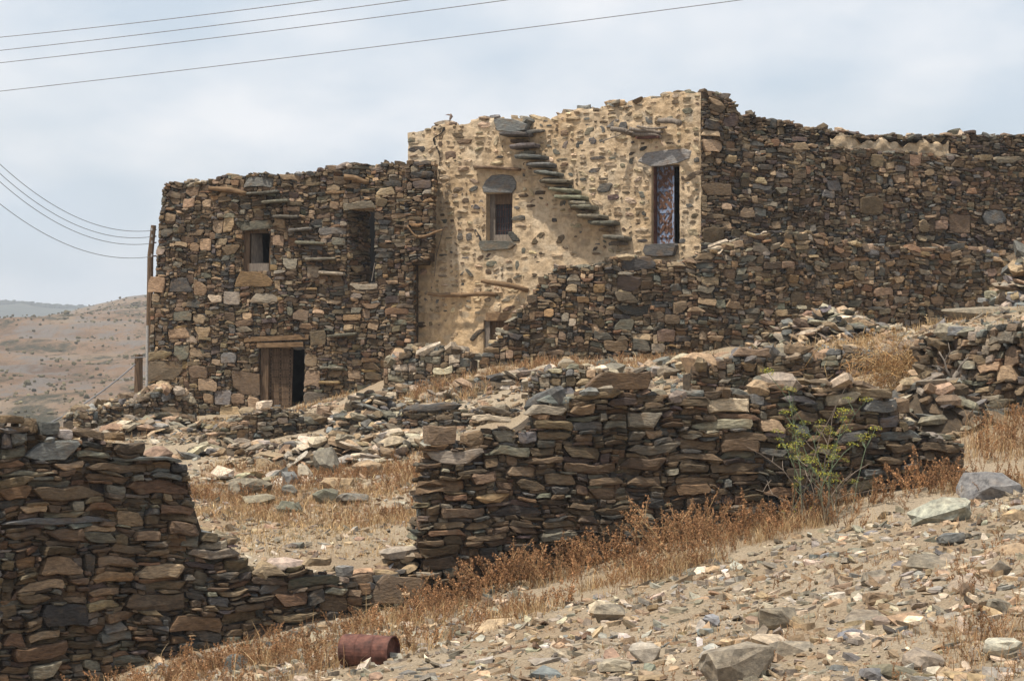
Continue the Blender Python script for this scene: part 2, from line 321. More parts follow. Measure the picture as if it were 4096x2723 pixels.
# far hillside and wooded ridge seen past the left corner of the house
def fbm(x, y, s, seed):
    return mnoise.fractal(Vector((x / s + seed, y / s, seed * 0.37)), 1.0, 2.1, 6)
hx = np.linspace(-420, 260, 150); hy = np.linspace(150, 1100, 130)
RX = np.array([-420, -150, -120, 0, 98, 210, 300, 365, 435, 520, 585, 700, 1200, 3000]); RYr = np.array([1320, 1300, 1296, 1294, 1277, 1259, 1241, 1221, 1206, 1182, 1175, 1165, 1180, 1230])
def hill_z(x, y):
    Yr = 720.0; nx = CX + F * x / y
    zr = (HY - np.interp(CX + F * x / Yr * (0.65 + 0.35 * Yr / max(y, 1)), RX, RYr)) * Yr / F
    k = np.clip((y - 150) / (Yr - 150), 0, 1.0); z = -14 + (zr + 14) * (k ** 0.85)
    if y > Yr: z = zr - (y - Yr) * 0.10
    a = 9.0 * np.clip(k * 1.2, 0.2, 1) * (1 - 0.85 * np.clip(k, 0, 1) ** 3)
    return z + a * fbm(x, y, 90, 3.1) + 1.2 * fbm(x, y, 22, 7.7) * (1 - .6 * k)
HV = np.array([(x, y, hill_z(x, y)) for x in hx for y in hy])
h = big_mesh('hills', HV, grid_faces(len(hx), len(hy)), M['hill'], smooth=True); h['kind'] = 'structure'
FV = []
fx = np.linspace(-900, 600, 120)
for x in fx:
    nx = CX + F * x / 2200
    top = (HY - np.interp(nx, [-800, 0, 70, 150, 230, 310, 420, 1500], [1200, 1217, 1221, 1228, 1235, 1238, 1246, 1290])) * 2200 / F
    for k, (y, zz) in enumerate(((1300, -20), (1600, top * 0.35), (1900, top * 0.72), (2200, top), (2500, top * 0.8))):
        FV.append((x, y, zz + (3.0 * fbm(x, y, 60, 5.5) + 2.0 * fbm(x, y, 14, 2.5) if k else 0)))
fh = big_mesh('far_ridge', np.array(FV), grid_faces(len(fx), 5), M['farhill'], smooth=True); fh['kind'] = 'structure'

# ------------------------------------------------------------------ walls
class Wall:
    """a wall face: a polyline in plan, u along it, v = height, d = outwards"""
    def __init__(s, pts, world=False, shear=None):
        s.p = np.array([(x, y) if world else ((x - CX) * y / F, y) for x, y in pts], dtype=float)
        seg = s.p[1:] - s.p[:-1]; s.len = np.linalg.norm(seg, axis=1); s.cum = np.concatenate([[0], np.cumsum(s.len)])
        s.t = seg / s.len[:, None]; s.n = np.stack([s.t[:, 1], -s.t[:, 0]], 1); s.L = s.cum[-1]; s.shear = shear; s.lean = None; s.bul = 0.0; s.seed = 0.0
    def pix(s, nx, ny):
        k = (nx - CX) / F; best = None
        for i in range(len(s.len)):
            p = s.p[i]; t = s.t[i]; den = t[0] - k * t[1]
            if abs(den) < 1e-9: continue
            a = (k * p[1] - p[0]) / den
            lo = -1e9 if i == 0 else -1e-6; hi = 1e9 if i == len(s.len) - 1 else s.len[i] + 1e-6
            if lo <= a <= hi: best = (s.cum[i] + a, p[1] + a * t[1]); break
        u, Y = best; v = (HY - ny) * Y / F
        if s.shear: u -= s.shear(u, v)
        return u, v
    def rpix(s, r, x, y): return s.pix(*NP(r, x, y))
    def map(s, U, V, D):
        U = np.asarray(U, dtype=float); V = np.asarray(V, dtype=float); D = np.asarray(D, dtype=float)
        if s.shear: U = U + s.shear(U, V)
        if s.lean: D = D + s.lean(V)
        if s.bul: D = D + s.bul * (np.sin(U * 1.7 + s.seed) * np.sin(V * 2.1 + 1.3 * s.seed) + 0.6 * np.sin(U * 3.9 + V * 2.7 + s.seed))
        i = np.clip(np.searchsorted(s.cum, U, side='right') - 1, 0, len(s.len) - 1)
        xy = s.p[i] + s.t[i] * (U - s.cum[i])[..., None] + s.n[i] * D[..., None]
        return np.concatenate([xy, V[..., None]], -1)
    def pt(s, u, v, d): return s.map(np.array([u]), np.array([v]), np.array([d]))[0]
    def prof(s, pts, r=None):
        q = sorted([(s.rpix(r, x, y) if r is not None else s.pix(x, y)) for x, y in pts])
        U = np.array([a for a, b in q]); Vv = np.array([b for a, b in q]); return lambda u: np.interp(u, U, Vv)
    def foot(s, out=0.15, sink=0.25):
        uu = np.linspace(0, s.L, 60); pts = s.map(uu, np.zeros(60), np.full(60, out)); z = T(pts[:, 0], pts[:, 1]) - sink
        return lambda u: np.interp(u, uu, z)

def pack(rng, u0, u1, base, top, obst, tm=0.065, tmin=0.028, tmax=0.2, asp=3.0, wmin=0.07, wmax=0.7, chunk=0.12, du=0.02, tsig=0.5):
    n = max(2, int(round((u1 - u0) / du))); du = (u1 - u0) / n; us = u0 + (np.arange(n) + .5) * du
    h = np.array(base(us), dtype=float); tp = np.array(top(us), dtype=float) + rng.normal(0, 0.012, n); out = []
    ob = [(max(0, int((a - u0) / du)), min(n - 1, int((b - u0) / du)), v0, v1) for a, b, v0, v1 in obst if b > u0 and a < u1]
    def jump(lo, hi):
        ch = True
        while ch:
            ch = False
            for a, b, v0, v1 in ob:
                if b < lo or a > hi: continue
                sl = slice(max(a, lo), min(b, hi) + 1); msk = (h[sl] > v0 - 0.022) & (h[sl] < v1 - 1e-6)
                if msk.any(): h[sl][msk] = v1; ch = True
    jump(0, n - 1)
    hh = np.where(h >= tp - 0.02, np.inf, h); guard = 0
    while guard < 20000:
        guard += 1; i = int(np.argmin(hh)); hm = hh[i]
        if not np.isfinite(hm): break
        tol = 0.02; l = r = i
        while l > 0 and hh[l - 1] <= hm + tol: l -= 1
        while r < n - 1 and hh[r + 1] <= hm + tol: r += 1
        vw = (r - l + 1) * du
        t = float(np.clip(rng.lognormal(math.log(tm), tsig), tmin, tmax))
        if rng.random() < chunk: t = float(np.clip(t * 1.9, 2 * tmin, tmax * 1.25)); w = t * rng.uniform(0.9, 1.6)
        else: w = t * rng.lognormal(math.log(asp), 0.35)
        w = float(np.clip(w, wmin, wmax)); c0, c1 = l, r
        if vw - w > wmin:
            k = max(1, int(round(w / du)))
            if rng.random() < .5: c0, c1 = l, l + k - 1
            else: c0, c1 = r - k + 1, r
        elif vw > wmax * 1.05:
            c1 = l + int((r - l) // 2)
        if vw < wmin * 1.6: t = min(t, vw * 0.9 + 0.01)
        vb = float(h[c0:c1 + 1].max())
        for a, b, v0, v1 in ob:
            if b < c0 or a > c1 or v0 < vb - 1e-6: continue
            if v0 - vb < t + tmin * 0.8:
                if a > c0 + wmin / du: c1 = a - 1
                elif b < c1 - wmin / du: c0 = b + 1
                else:
                    gap = v0 - vb
                    t = gap if gap < t * 1.5 + tmin else min(t, gap - tmin)
        vb = float(h[c0:c1 + 1].max()); lim = float(tp[c0:c1 + 1].max()) - vb + 0.03
        t = max(min(t, max(lim, tmin)), 0.012)
        out.append((us[c0] - du / 2, us[c1] + du / 2, vb, vb + t))
        h[c0:c1 + 1] = vb + t; jump(c0, c1)
        hh[c0:c1 + 1] = np.where(h[c0:c1 + 1] >= tp[c0:c1 + 1] - 0.02, np.inf, h[c0:c1 + 1])
    return out

_SF = {}
def stone_faces(n):
    if n not in _SF:
        f = []
        for k in range(n):
            a, b = k, (k + 1) % n
            f += [(a, b, n + b, n + a), (n + a, n + b, 2 * n + b, 2 * n + a), (2 * n + a, 2 * n + b, 3 * n)]
        _SF[n] = [q[::-1] for q in f]
    return _SF[n]
def outline(rng, w, t, hero=False):
    """closed outline in a w x t box centred on 0, clockwise seen from outside: blunt, wedge-ended or broken slabs and angular chunks"""
    a, b = w / 2, t / 2; asp = w / max(t, 1e-3)
    def end():                                    # cut of the upper and of the lower corner at one end
        k = rng.random()
        if k < .45: return rng.uniform(.0, .05), rng.uniform(.0, .06), rng.uniform(-.2, .2)
        if k < .7: return rng.uniform(.12, .34), rng.uniform(.0, .05), rng.uniform(-.8, -.4)
        if k < .9: return rng.uniform(.0, .05), rng.uniform(.12, .34), rng.uniform(.4, .8)
        return rng.uniform(.08, .2), rng.uniform(.08, .2), rng.uniform(-.3, .3)
    if asp > 1.7:
        l, r = end(), end(); tt = rng.uniform(-.16, .16)
        pts = [(-a, l[2] * b), (-a + l[0] * w + .01 * w, b * (1 + tt * -.5)), (rng.uniform(-.2, .05) * w, b * rng.uniform(.92, 1.06)), (rng.uniform(.1, .25) * w, b * rng.uniform(.9, 1.05)),
               (a - r[0] * w - .01 * w, b * (1 + tt * .5) * rng.uniform(.9, 1)), (a, r[2] * b), (a - r[1] * w - .01 * w, -b), (rng.uniform(-.15, .2) * w, -b * rng.uniform(.92, 1.06)), (-a + l[1] * w + .01 * w, -b * rng.uniform(.9, 1))]
    else:
        c = [rng.uniform(.02, .12) if rng.random() < .55 else rng.uniform(.15, .42) for _ in range(8)]
        pts = [(-a, b - c[0] * t), (-a + c[1] * w, b), (a - c[2] * w, b * rng.uniform(.88, 1.03)), (a, b - c[3] * t), (a * rng.uniform(.92, 1.04), -b + c[4] * t), (a - c[5] * w, -b), (-a + c[6] * w, -b), (-a * rng.uniform(.92, 1.04), -b + c[7] * t)]
    if hero:
        q = []
        for i in range(len(pts)):
            p, r = np.array(pts[i]), np.array(pts[(i + 1) % len(pts)]); q.append(p)
            if np.linalg.norm(r - p) > 0.4 * max(a, b): q.append((p + r) / 2 * rng.uniform(.98, 1.05) + rng.normal(0, .015 * t, 2))
        pts = q
    return np.array(pts)
def warp(U, V, s, amp):
    du = amp * (np.sin(3.1 * V + 1.7 * U + s) + 0.5 * np.sin(9.7 * V - 6.1 * U + 2.2 * s)) * 0.7
    dv = amp * (np.sin(2.3 * U + 0.8 * V + 1.9 * s) * 1.2 + 0.8 * np.sin(7.9 * U + 2.1 * V + 0.7 * s) + 0.45 * np.sin(19.0 * U - 5 * V + s))
    return U + du, V + dv
def wall_stone(rng, W, rect, seed, gap, depth, proud, bev, wamp, hero=False, tilt=0.12):
    a, b, v0, v1 = rect; hx_ = -.004 if hero else gap; w = max(b - a - hx_, 0.02); t = max(v1 - v0 - hx_, 0.012); uc, vc = (a + b) / 2, (v0 + v1) / 2
    o = outline(rng, w, t, hero); n = len(o); bv = min(bev * rng.uniform(.4, 1.1), 0.3 * min(w, t)); pd = rng.uniform(*proud)
    ix = 1 - np.clip(bv * rng.uniform(0.3, 1.5, n) / (np.abs(o).max(0).min() + 1e-6), .03, .4)
    fr = o * ix[:, None] + rng.normal(0, .02, 2) * (w, t); c = rng.normal(0, .16, 2) * (w, t)
    rot = rng.normal(0, 0.05) if not hero else 0.0
    if w > 2.5 * t: rot *= 0.6
    cs, sn = math.cos(rot), math.sin(rot); Rm = np.array([[cs, sn], [-sn, cs]])
    uv = np.concatenate([o * 0.94, o, fr, c[None]]) @ Rm
    tx, ty = rng.normal(0, tilt), rng.normal(0, tilt * 1.3)
    D = np.concatenate([np.full(n, -depth), -bv * 0.5 * rng.uniform(0.2, 1.5, n), bv * rng.uniform(0.45, 1.05, n), [bv * rng.uniform(.7, 1.35)]])
    D[n:] += pd + tx * uv[n:, 0] + ty * uv[n:, 1]
    U, V = warp(uv[:, 0] + uc, uv[:, 1] + vc, seed, wamp)
    return W.map(U, V, D), stone_faces(n)
def build_stones(rng, parent, W, rects, heroes, pal, nsep=300, gap=0.002, depth=0.17, proud=(-0.035, 0.05), bev=0.022, wamp=0.018, name='stone', rest='small_stones', tilt=0.12, vis=None):
    items = [(r, None) for r in rects] + [((a, b, c, d), k) for a, b, c, d, k in heroes]
    order = sorted(range(len(items)), key=lambda i: -((items[i][0][1] - items[i][0][0]) * (items[i][0][3] - items[i][0][2]) + (100 if items[i][1] else 0) - (1000 if vis and not (vis[0] <= (items[i][0][0] + items[i][0][1]) / 2 <= vis[1]) else 0)))
    J = Joined(); seed = rng.uniform(0, 6)
    for rank, i in enumerate(order):
        rect, k = items[i]; hero = k is not None
        V, Fc = wall_stone(rng, W, rect, seed, gap, depth, (max(proud[0], -.01), proud[1]) if hero else proud, bev * (1.15 if hero else 1), wamp, hero, tilt * (0.6 if hero else 1))
        c = vary(rng, k) if hero else pick(rng, pal); cc = np.clip(c * (1 + rng.normal(0, .10, (len(V), 1))), .01, .8)
        if rank < nsep: child(name, V, Fc, M['stone'], parent, cc)
        else: J.add(V, Fc, cc)
    off = np.zeros(3); p = parent
    while p is not None: off += np.array(p.location); p = p.parent
    if J.V:
        J.V = [v - off for v in J.V]; J.build(rest, M['stone'], parent)
def filler(rng, parent, W, u0, u1, base, top, obst, pal, d=-.06, lower=.05, name='hearting_stones'):
    rects = pack(rng, u0, u1, base, lambda u: top(u) - lower, obst, tm=.085, tmin=.04, tmax=.18, asp=2.4, wmin=.09, wmax=.5, chunk=.2, du=.03)
    J = Joined(); seed = rng.uniform(0, 6); off = np.array(parent.location)
    for r in rects:
        V, Fc = wall_stone(rng, W, r, seed, -.01, .16, (d - .02, d + .02), .02, .018); J.add(V - off, Fc, pick(rng, pal))
    J.build(name, M['stone'], parent)
def rects_from(W, r, lst):
    out = []
    for x0, y0, x1, y1, k in lst:
        a, vt = W.rpix(r, x0, (y0 + y1) / 2); b, _ = W.rpix(r, x1, (y0 + y1) / 2); uc = W.rpix(r, (x0 + x1) / 2, y0)[1]; lc = W.rpix(r, (x0 + x1) / 2, y1)[1]
        if r in (4, 6, 7):
            rs = np.random.default_rng(int(x0 * 7 + y0)); hh_ = uc - lc; sq = rs.uniform(.60, .88); lc, uc = lc + hh_ * (1 - sq) * .5, uc - hh_ * (1 - sq) * .5; ww_ = b - a; a, b = a + ww_ * rs.uniform(0, .05), b - ww_ * rs.uniform(0, .05)
        out.append((a, b, lc, uc, k))
    return out
def core(parent, W, u0, u1, base, top, openings=(), d0=-0.13, d1=-0.55, mat='core', name='wall_core', lower=0.07, step=0.25):
    br = sorted(set([u0, u1] + [x for o in openings for x in o[:2] if u0 < x < u1] + list(W.cum[(W.cum > u0) & (W.cum < u1)])))
    us = []
    for a, b in zip(br[:-1], br[1:]): us += list(np.linspace(a, b, max(2, int((b - a) / step) + 1)))[:-1]
    us.append(u1); V = []; Fc = []
    for a, b in zip(us[:-1], us[1:]):
        m = (a + b) / 2; lo = float(min(base(np.array([a]))[0], base(np.array([b]))[0])) - .1; ta, tb = float(top(np.array([a]))[0]) - lower, float(top(np.array([b]))[0]) - lower
        cuts = sorted([(o[2], o[3]) for o in openings if o[0] <= m <= o[1]]); z = lo; spans = []
        for c0, c1 in cuts:
            if c0 > z: spans.append((z, c0, c0))
            z = c1
        if ta > z and tb > z: spans.append((z, ta, tb))
        for s0, s1, s2 in spans:
            k = len(V)
            for d in (d0, d1): V += [W.pt(a, s0, d), W.pt(a, s1, d), W.pt(b, s2, d), W.pt(b, s0, d)]
            Fc += [tuple(k + j for j in f) for f in BOXF]
    return child(name, V, Fc, M[mat], parent)

def rock_shape(rng, n=7, flat=0.4, sharp=0.8):
    an = (np.arange(n) + rng.uniform(-.32, .32, n)) * 2 * math.pi / n; rad = 0.5 * rng.uniform(.72, 1.1, n)
    o = np.stack([np.cos(an) * rad * 1.15, np.sin(an) * rad * .85], 1); tl = rng.normal(0, .16, 2)
    s0, s1 = rng.uniform(.55, .92), rng.uniform(.5, .9)
    zb = np.full(n, -.5) + rng.uniform(0, .2, n); zm = rng.uniform(-.12, .3, n); zt = np.full(n, .42) + o @ tl + rng.normal(0, .05, n)
    V = np.concatenate([np.c_[o * s0 + rng.normal(0, .03, 2), zb], np.c_[o, zm], np.c_[o * s1 * rng.uniform(.8, 1.12, (n, 1)), zt], [[*(rng.normal(0, .06, 2)), .5 + rng.uniform(-.05, .12)]]])
    V[:, 2] *= flat
    Fc = [tuple(range(n))[::-1]]
    for k in range(n):
        a, b = k, (k + 1) % n; Fc += [(a, b, n + b, n + a), (n + a, n + b, 2 * n + b, 2 * n + a), (2 * n + a, 2 * n + b, 3 * n)]
    return V, Fc
import bmesh
def hull_rock(rng, npts=15, box=2.6):
    """angular rock: convex hull of points pushed out towards the faces of a unit box"""
    q = rng.normal(0, 1, (npts, 3)); q /= (np.abs(q) ** box).sum(1)[:, None] ** (1 / box); q *= rng.uniform(.8, 1.0, (npts, 1)) * .5
    bm = bmesh.new()
    for v in q: bm.verts.new(v)
    r = bmesh.ops.convex_hull(bm, input=bm.verts); bmesh.ops.delete(bm, geom=list({e for e in r['geom_interior'] + r['geom_unused'] if isinstance(e, bmesh.types.BMVert)}), context='VERTS')
    bm.verts.index_update(); V = np.array([v.co[:] for v in bm.verts]); Fc = [tuple(v.index for v in f.verts) for f in bm.faces]; bm.free()
    mx, mn = V.max(0), V.min(0); return (V - (mx + mn) / 2) / (mx - mn), Fc
def chip_shape(rng, n):
    """thin broken plate with sharp edges"""
    an = np.sort(rng.uniform(0, 2 * math.pi, n)); an = an * .5 + np.arange(n) * math.pi / n; rad = .5 * rng.uniform(.75, 1.1, n); o = np.stack([np.cos(an) * rad, np.sin(an) * rad], 1)
    V = np.concatenate([np.c_[o * rng.uniform(.85, 1.05), np.full(n, -.5)], np.c_[o * rng.uniform(.8, 1.0), np.full(n, .5) + o @ rng.normal(0, .35, 2)]])
    return V, [tuple(range(n))[::-1], tuple(range(n, 2 * n))] + [(k, (k + 1) % n, n + (k + 1) % n, n + k) for k in range(n)]
def rough(V, Fc, rng, lev=1, amp=.05, strat=.0):
    V = [tuple(v) for v in V]; tri = []
    for f in Fc:
        for i in range(1, len(f) - 1): tri.append((f[0], f[i], f[i + 1]))
    for L_ in range(lev):
        mid = {}; nt_ = []
        def md(a, b):
            k = (min(a, b), max(a, b))
            if k not in mid: mid[k] = len(V); V.append(tuple((np.array(V[a]) + np.array(V[b])) / 2 + rng.normal(0, amp / (1.6 ** L_), 3) * np.array([1, 1, .55])))
            return mid[k]
        for a, b, c in tri:
            x, y, z = md(a, b), md(b, c), md(c, a); nt_ += [(a, x, z), (x, b, y), (z, y, c), (x, y, z)]
        tri = nt_
    return np.array(V), tri
def rot3(rz, rx, ry):
    return np.array((Matrix.Rotation(rz, 3, 'Z') @ Matrix.Rotation(rx, 3, 'X') @ Matrix.Rotation(ry, 3, 'Y')))
def cap_stones(rng, W, u0, u1, top, n, pal, parent, size=(.12, .38), drange=(-.5, -.02), lift=0.0, name='cap_stone', nsep=10 ** 6, flat=(.15, .5), tiltmax=.22):
    off = np.zeros(3); p = parent
    while p is not None: off += np.array(p.location); p = p.parent
    J = Joined()
    for i in range(n):
        u = rng.uniform(u0, u1); d = rng.uniform(*drange); s = rng.uniform(*size) * rng.uniform(.7, 1.2); fl = rng.uniform(*flat)
        V, Fc = rock_shape(rng, 7, fl); V = (V * s * np.array([1.2, .85, 1])) @ rot3(rng.uniform(0, 6.3), rng.normal(0, tiltmax), rng.normal(0, tiltmax)).T
        z = float(top(np.array([u]))[0]); q = W.pt(u, z + fl * s * .3 - .05 + lift, d)
        c = pick(rng, pal); cc = np.clip(c * (1 + rng.normal(0, .08, (len(V), 1))), .01, .8)
        if i < nsep: child(name, V + q, Fc, M['rock'], parent, cc)
        else: J.add(V + q - off, Fc, cc)
    if J.V: J.build('small_cap_stones', M['rock'], parent)
def offs(f, k): return lambda u: f(u) + k
def dry_wall(label, W, top, heroes=(), pal=FRONT_PAL, base=None, seed=1, thick=0.6, caps=30, cap_pal=RUB_PAL, nsep=300, bul=0.03, obst=(), u0=0.0, u1=None, sink=0.25, cap=None, st=None, name='dry_stone_wall', cat='wall', core0=None, vis=None, **pk):
    rng = np.random.default_rng(seed); W.bul = bul; W.seed = seed * 1.37
    u1 = W.L if u1 is None else u1; base = base or W.foot(sink=sink); b0 = W.pt((u0 + u1) / 2, 0, -thick / 2); b0[2] = Tz(b0[0], b0[1])
    root = empty(name, b0, label, cat)
    hs = list(heroes); obs = [(a, b, c, d) for a, b, c, d, k in hs] + list(obst)
    rects = pack(rng, u0, u1, base, top, obs, **pk)
    build_stones(rng, root, W, rects, hs, pal, nsep, vis=vis, **(st or {}))
    filler(rng, root, W, u0, u1, base, top, list(obst), pal)
    core(root, W, u0 if core0 is None else core0, u1, base, top, d1=-thick)
    if caps: cap_stones(rng, W, u0, u1, top, caps, cap_pal, root, drange=(-thick + .05, -.04), **(cap or {}))
    return root
FP = dict(tm=.045, tmin=.020, tmax=.13, asp=4.4, wmin=.07, wmax=.62, chunk=.06)
HP = dict(tm=.052, tmin=.026, tmax=.16, asp=3.1, wmin=.06, wmax=.42, chunk=.13)
SP = dict(tm=.048, tmin=.022, tmax=.14, asp=3.2, wmin=.06, wmax=.40, chunk=.14)

# ---- front enclosure wall, right of the gap
W6 = Wall([(1640, 28.1), (1700, 27.5), (2300, 28.1), (3000, 28.8), (3860, 29.8)])
h6 = rects_from(W6, 6, [(135,600,468,705,'gt'),(150,470,315,600,'pk'),(345,505,455,620,'br'),(500,512,628,590,'gt'),(475,590,690,665,'gg'),(640,500,730,585,'sg'),(430,385,610,430,'gt'),(400,432,590,478,'pa'),
 (680,365,905,430,'gt'),(760,298,955,372,'bl'),(920,342,1055,415,'tn'),(1010,178,1370,290,'ru'),(1235,392,1425,492,'gt'),(1335,490,1465,552,'tn'),(1225,568,1527,638,'gg'),(720,445,935,510,'br'),(735,512,935,565,'br'),
 (938,500,1055,565,'br'),(940,440,1110,498,'sg'),(1112,440,1232,500,'gg'),(885,580,1090,650,'db'),(640,652,880,695,'br'),(870,672,1180,740,'br'),(1190,642,1440,722,'db'),(1445,632,1770,684,'br'),(1510,690,1685,755,'br'),
 (780,742,955,810,'br'),(1025,742,1222,800,'br'),(1226,735,1415,820,'br'),(1440,795,1685,865,'ru'),(380,742,525,805,'br'),(625,770,785,840,'db'),(575,700,735,768,'br'),(1025,802,1175,875,'br'),(810,812,925,862,'sg'),
 (525,795,620,850,'br'),(130,772,360,850,'br'),(400,855,605,918,'oc'),(235,852,360,892,'ru'),(200,915,475,995,'br'),(482,920,780,995,'ds'),(740,880,915,918,'db'),(920,895,1050,945,'br'),(1055,908,1300,960,'db'),
 (770,998,955,1045,'br'),(1155,880,1300,906,'gt'),(170,998,345,1045,'br'),(350,998,490,1045,'br'),(590,1040,760,1080,'br'),(340,1072,585,1110,'br'),(762,1060,975,1118,'gg'),(980,1010,1080,1060,'br'),(1090,998,1270,1050,'db'),(700,1215,960,1310,'ds')])
h6 += rects_from(W6, 7, [(25,828,240,905,'br'),(250,832,445,905,'br'),(10,950,185,1025,'db'),(190,955,490,1025,'br'),(300,1028,455,1068,'br'),(0,1078,180,1138,'ru'),(40,1142,215,1200,'db'),(205,1092,300,1135,'br'),
 (450,705,590,785,'tn'),(655,735,732,800,'bl'),(738,728,865,794,'br'),(715,797,865,835,'br'),(1110,785,1340,840,'bl'),(1320,848,1560,905,'br'),(1140,850,1310,905,'br'),(1015,612,1215,688,'sg'),(1110,692,1220,780,'sg'),
 (950,548,1165,608,'tn'),(745,522,940,568,'tn'),(500,516,740,565,'tn'),(820,572,1000,640,'gt'),(880,655,1010,715,'br'),(620,662,770,730,'db'),(775,645,876,715,'br'),(175,590,405,708,'pa'),(80,722,420,785,'gt'),(0,562,168,605,'bl'),
 (410,575,480,640,'bl'),(1080,920,1275,970,'br'),(1025,985,1165,1035,'sg')])
t6 = lambda u, f=W6.prof([NP(6, *a) for a in [(30,1060),(55,1000),(80,900),(100,800),(116,700),(132,610),(150,598),(320,600),(330,560),(450,560),(460,520),(700,510),(720,430),(760,372),(960,342),(1005,300),(1200,292),(1380,292),(1480,330),(1560,325),(1773,300)]] + [NP(7, *a) for a in [(60,570),(170,600),(410,600),(480,570),(500,530),(740,520),(940,525),(950,548),(1165,580),(1215,690),(1350,785),(1560,850)]]): f(u)
dry_wall('dark dry stone enclosure wall right of the gap, with loose slabs along its top', W6, t6, h6, FRONT_PAL, seed=11, core0=1.1, thick=.5, caps=60, st=dict(proud=(-.05, .075), bev=.016, tilt=.2, wamp=.018), cap=dict(size=(.15, .5), flat=(.18, .55)), **FP)
# ---- front enclosure wall, left of the gap, with its low broken stretch
W4 = Wall([(-1200, 23.0), (-260, 24.4), (560, 25.9), (1690, 27.55)])
h4 = rects_from(W4, 4, [(0,150,120,212,'br'),(140,158,190,265,'br'),(195,168,305,275,'sg'),(308,222,385,298,'wh'),(130,285,400,398,'bl'),(45,245,130,320,'sg'),(0,322,128,392,'gg'),(388,228,545,292,'br'),(572,224,648,285,'ru'),(580,288,770,356,'db'),
 (385,345,570,390,'gg'),(412,298,545,342,'ds'),(580,362,965,388,'bl'),(440,396,800,460,'br'),(905,390,1003,440,'ds'),(265,400,440,455,'pk'),(0,448,262,492,'gg'),(452,465,690,515,'br'),(655,475,1015,575,'ru'),(155,518,565,620,'br'),(0,525,150,605,'ru'),
 (110,628,245,685,'tn'),(437,622,618,675,'ru'),(625,645,768,748,'tn'),(838,615,1050,675,'br'),(0,692,615,745,'bl'),(890,690,1060,800,'br'),(440,748,622,790,'tn'),(725,752,850,820,'pk'),(20,752,230,815,'db'),(236,752,438,828,'br'),
 (980,845,1270,900,'gt'),(215,895,450,1015,'br'),(455,882,510,1000,'ds'),(520,905,755,975,'br'),(738,935,985,1020,'tn'),(490,985,715,1060,'oc'),(780,1025,1010,1085,'br'),(660,1088,1005,1200,'db'),(470,1078,650,1130,'br'),(465,1135,655,1205,'tn'),
 (210,1155,462,1285,'ds'),(555,1210,735,1265,'ru'),(895,1200,1205,1310,'ru'),(740,1212,868,1275,'db'),(140,1290,325,1350,'tn'),(0,1290,135,1380,'ru'),(50,1358,350,1455,'ru'),(160,1460,315,1545,'gt'),(85,1032,345,1088,'tn'),(362,1012,475,1065,'br'),
 (90,1092,265,1150,'br'),(1110,965,1260,1015,'ds'),(1000,1088,1098,1130,'ds'),(1105,1090,1215,1160,'sg'),(950,1350,1205,1420,'ds'),(530,1308,695,1370,'sg'),(590,1438,775,1490,'gg'),(80,902,190,970,'ru'),(0,905,70,965,'br'),(0,1215,125,1285,'db')])
h4 += rects_from(W4, 5, [(840,1045,1115,1190,'db'),(245,997,410,1045,'pk'),(498,975,630,1010,'tn'),(430,1062,685,1110,'gg'),(610,1118,720,1150,'gt'),(520,1130,605,1195,'ds'),(330,1235,560,1270,'br'),(590,1165,720,1235,'br'),(690,1000,750,1055,'bl')])
t4 = W4.prof([NP(4, *a) for a in [(-1700,190),(-1200,120),(-800,200),(-300,150),(0,215),(120,212),(300,275),(400,300),(560,292),(640,290),(780,360),(990,385),(1005,440),(1030,600),(1055,700),(1062,790),(1240,795),(1275,880),(1320,965),(1380,985)]] + [NP(5, *a) for a in [(420,1000),(490,1010),(560,1055),(690,1065),(740,1100),(835,1095),(850,1050),(1110,1048)]])
dry_wall('tall dry stone enclosure wall left of the gap, stepping down to a low broken stretch', W4, t4, h4, FRONT_PAL, seed=21, vis=(W4.pix(0, 2000)[0], 99), thick=.75, caps=110, sink=.35, st=dict(proud=(-.05, .075), bev=.016, tilt=.2, wamp=.018), cap=dict(size=(.14, .42), flat=(.15, .5)), **FP)

# ---- middle terraces
WC = Wall([(845, 42.2), (1100, 42.8), (1470, 44.2)])
dry_wall('low retaining wall of small slabs in front of the wooden door', WC, WC.prof([(45,365),(60,350),(180,285),(280,245),(300,228),(400,228),(440,255),(560,275),(720,290),(815,330)], 5),
         rects_from(WC, 5, [(292,190,356,230,'pa'),(390,385,515,440,'sg')]), RUB_PAL | dict(db=.3, br=.3, ds=.15), seed=31, caps=60, nsep=220, cap=dict(size=(.12, .34)), **SP)
WB1 = Wall([(1450, 41.6), (2060, 40.2)])
dry_wall('terrace wall with long dark slab above the rocky courtyard', WB1, WB1.prof([(800,380),(870,310),(980,250),(985,240),(1280,240),(1300,245),(1480,235),(1560,235)], 5),
         rects_from(WB1, 5, [(985,200,1280,238,'sg'),(1000,245,1120,275,'db'),(1060,310,1200,345,'br')]), RUB_PAL | dict(db=.35, br=.3, ds=.25, sg=.2), seed=32, caps=40, nsep=220, cap=dict(size=(.14, .4)), **SP)
WB2 = Wall([(1388, 45.2), (2030, 44.2), (2200, 43.6)])
dry_wall('crumbling terrace wall below the plastered house, tufts of grass behind it', WB2, WB2.prof([(725,172),(800,160),(860,150),(900,130),(1100,112),(1480,106),(1720,95)], 5), rects_from(WB2, 5, [(990,160,1070,190,'pk'),(725,165,790,205,'ds')]),
         RUB_PAL | dict(db=.3, br=.3, ds=.2, sg=.2), seed=33, caps=60, nsep=220, cap=dict(size=(.12, .36)), **SP)
WA = Wall([(1530, 46.6), (1880, 46.2)])
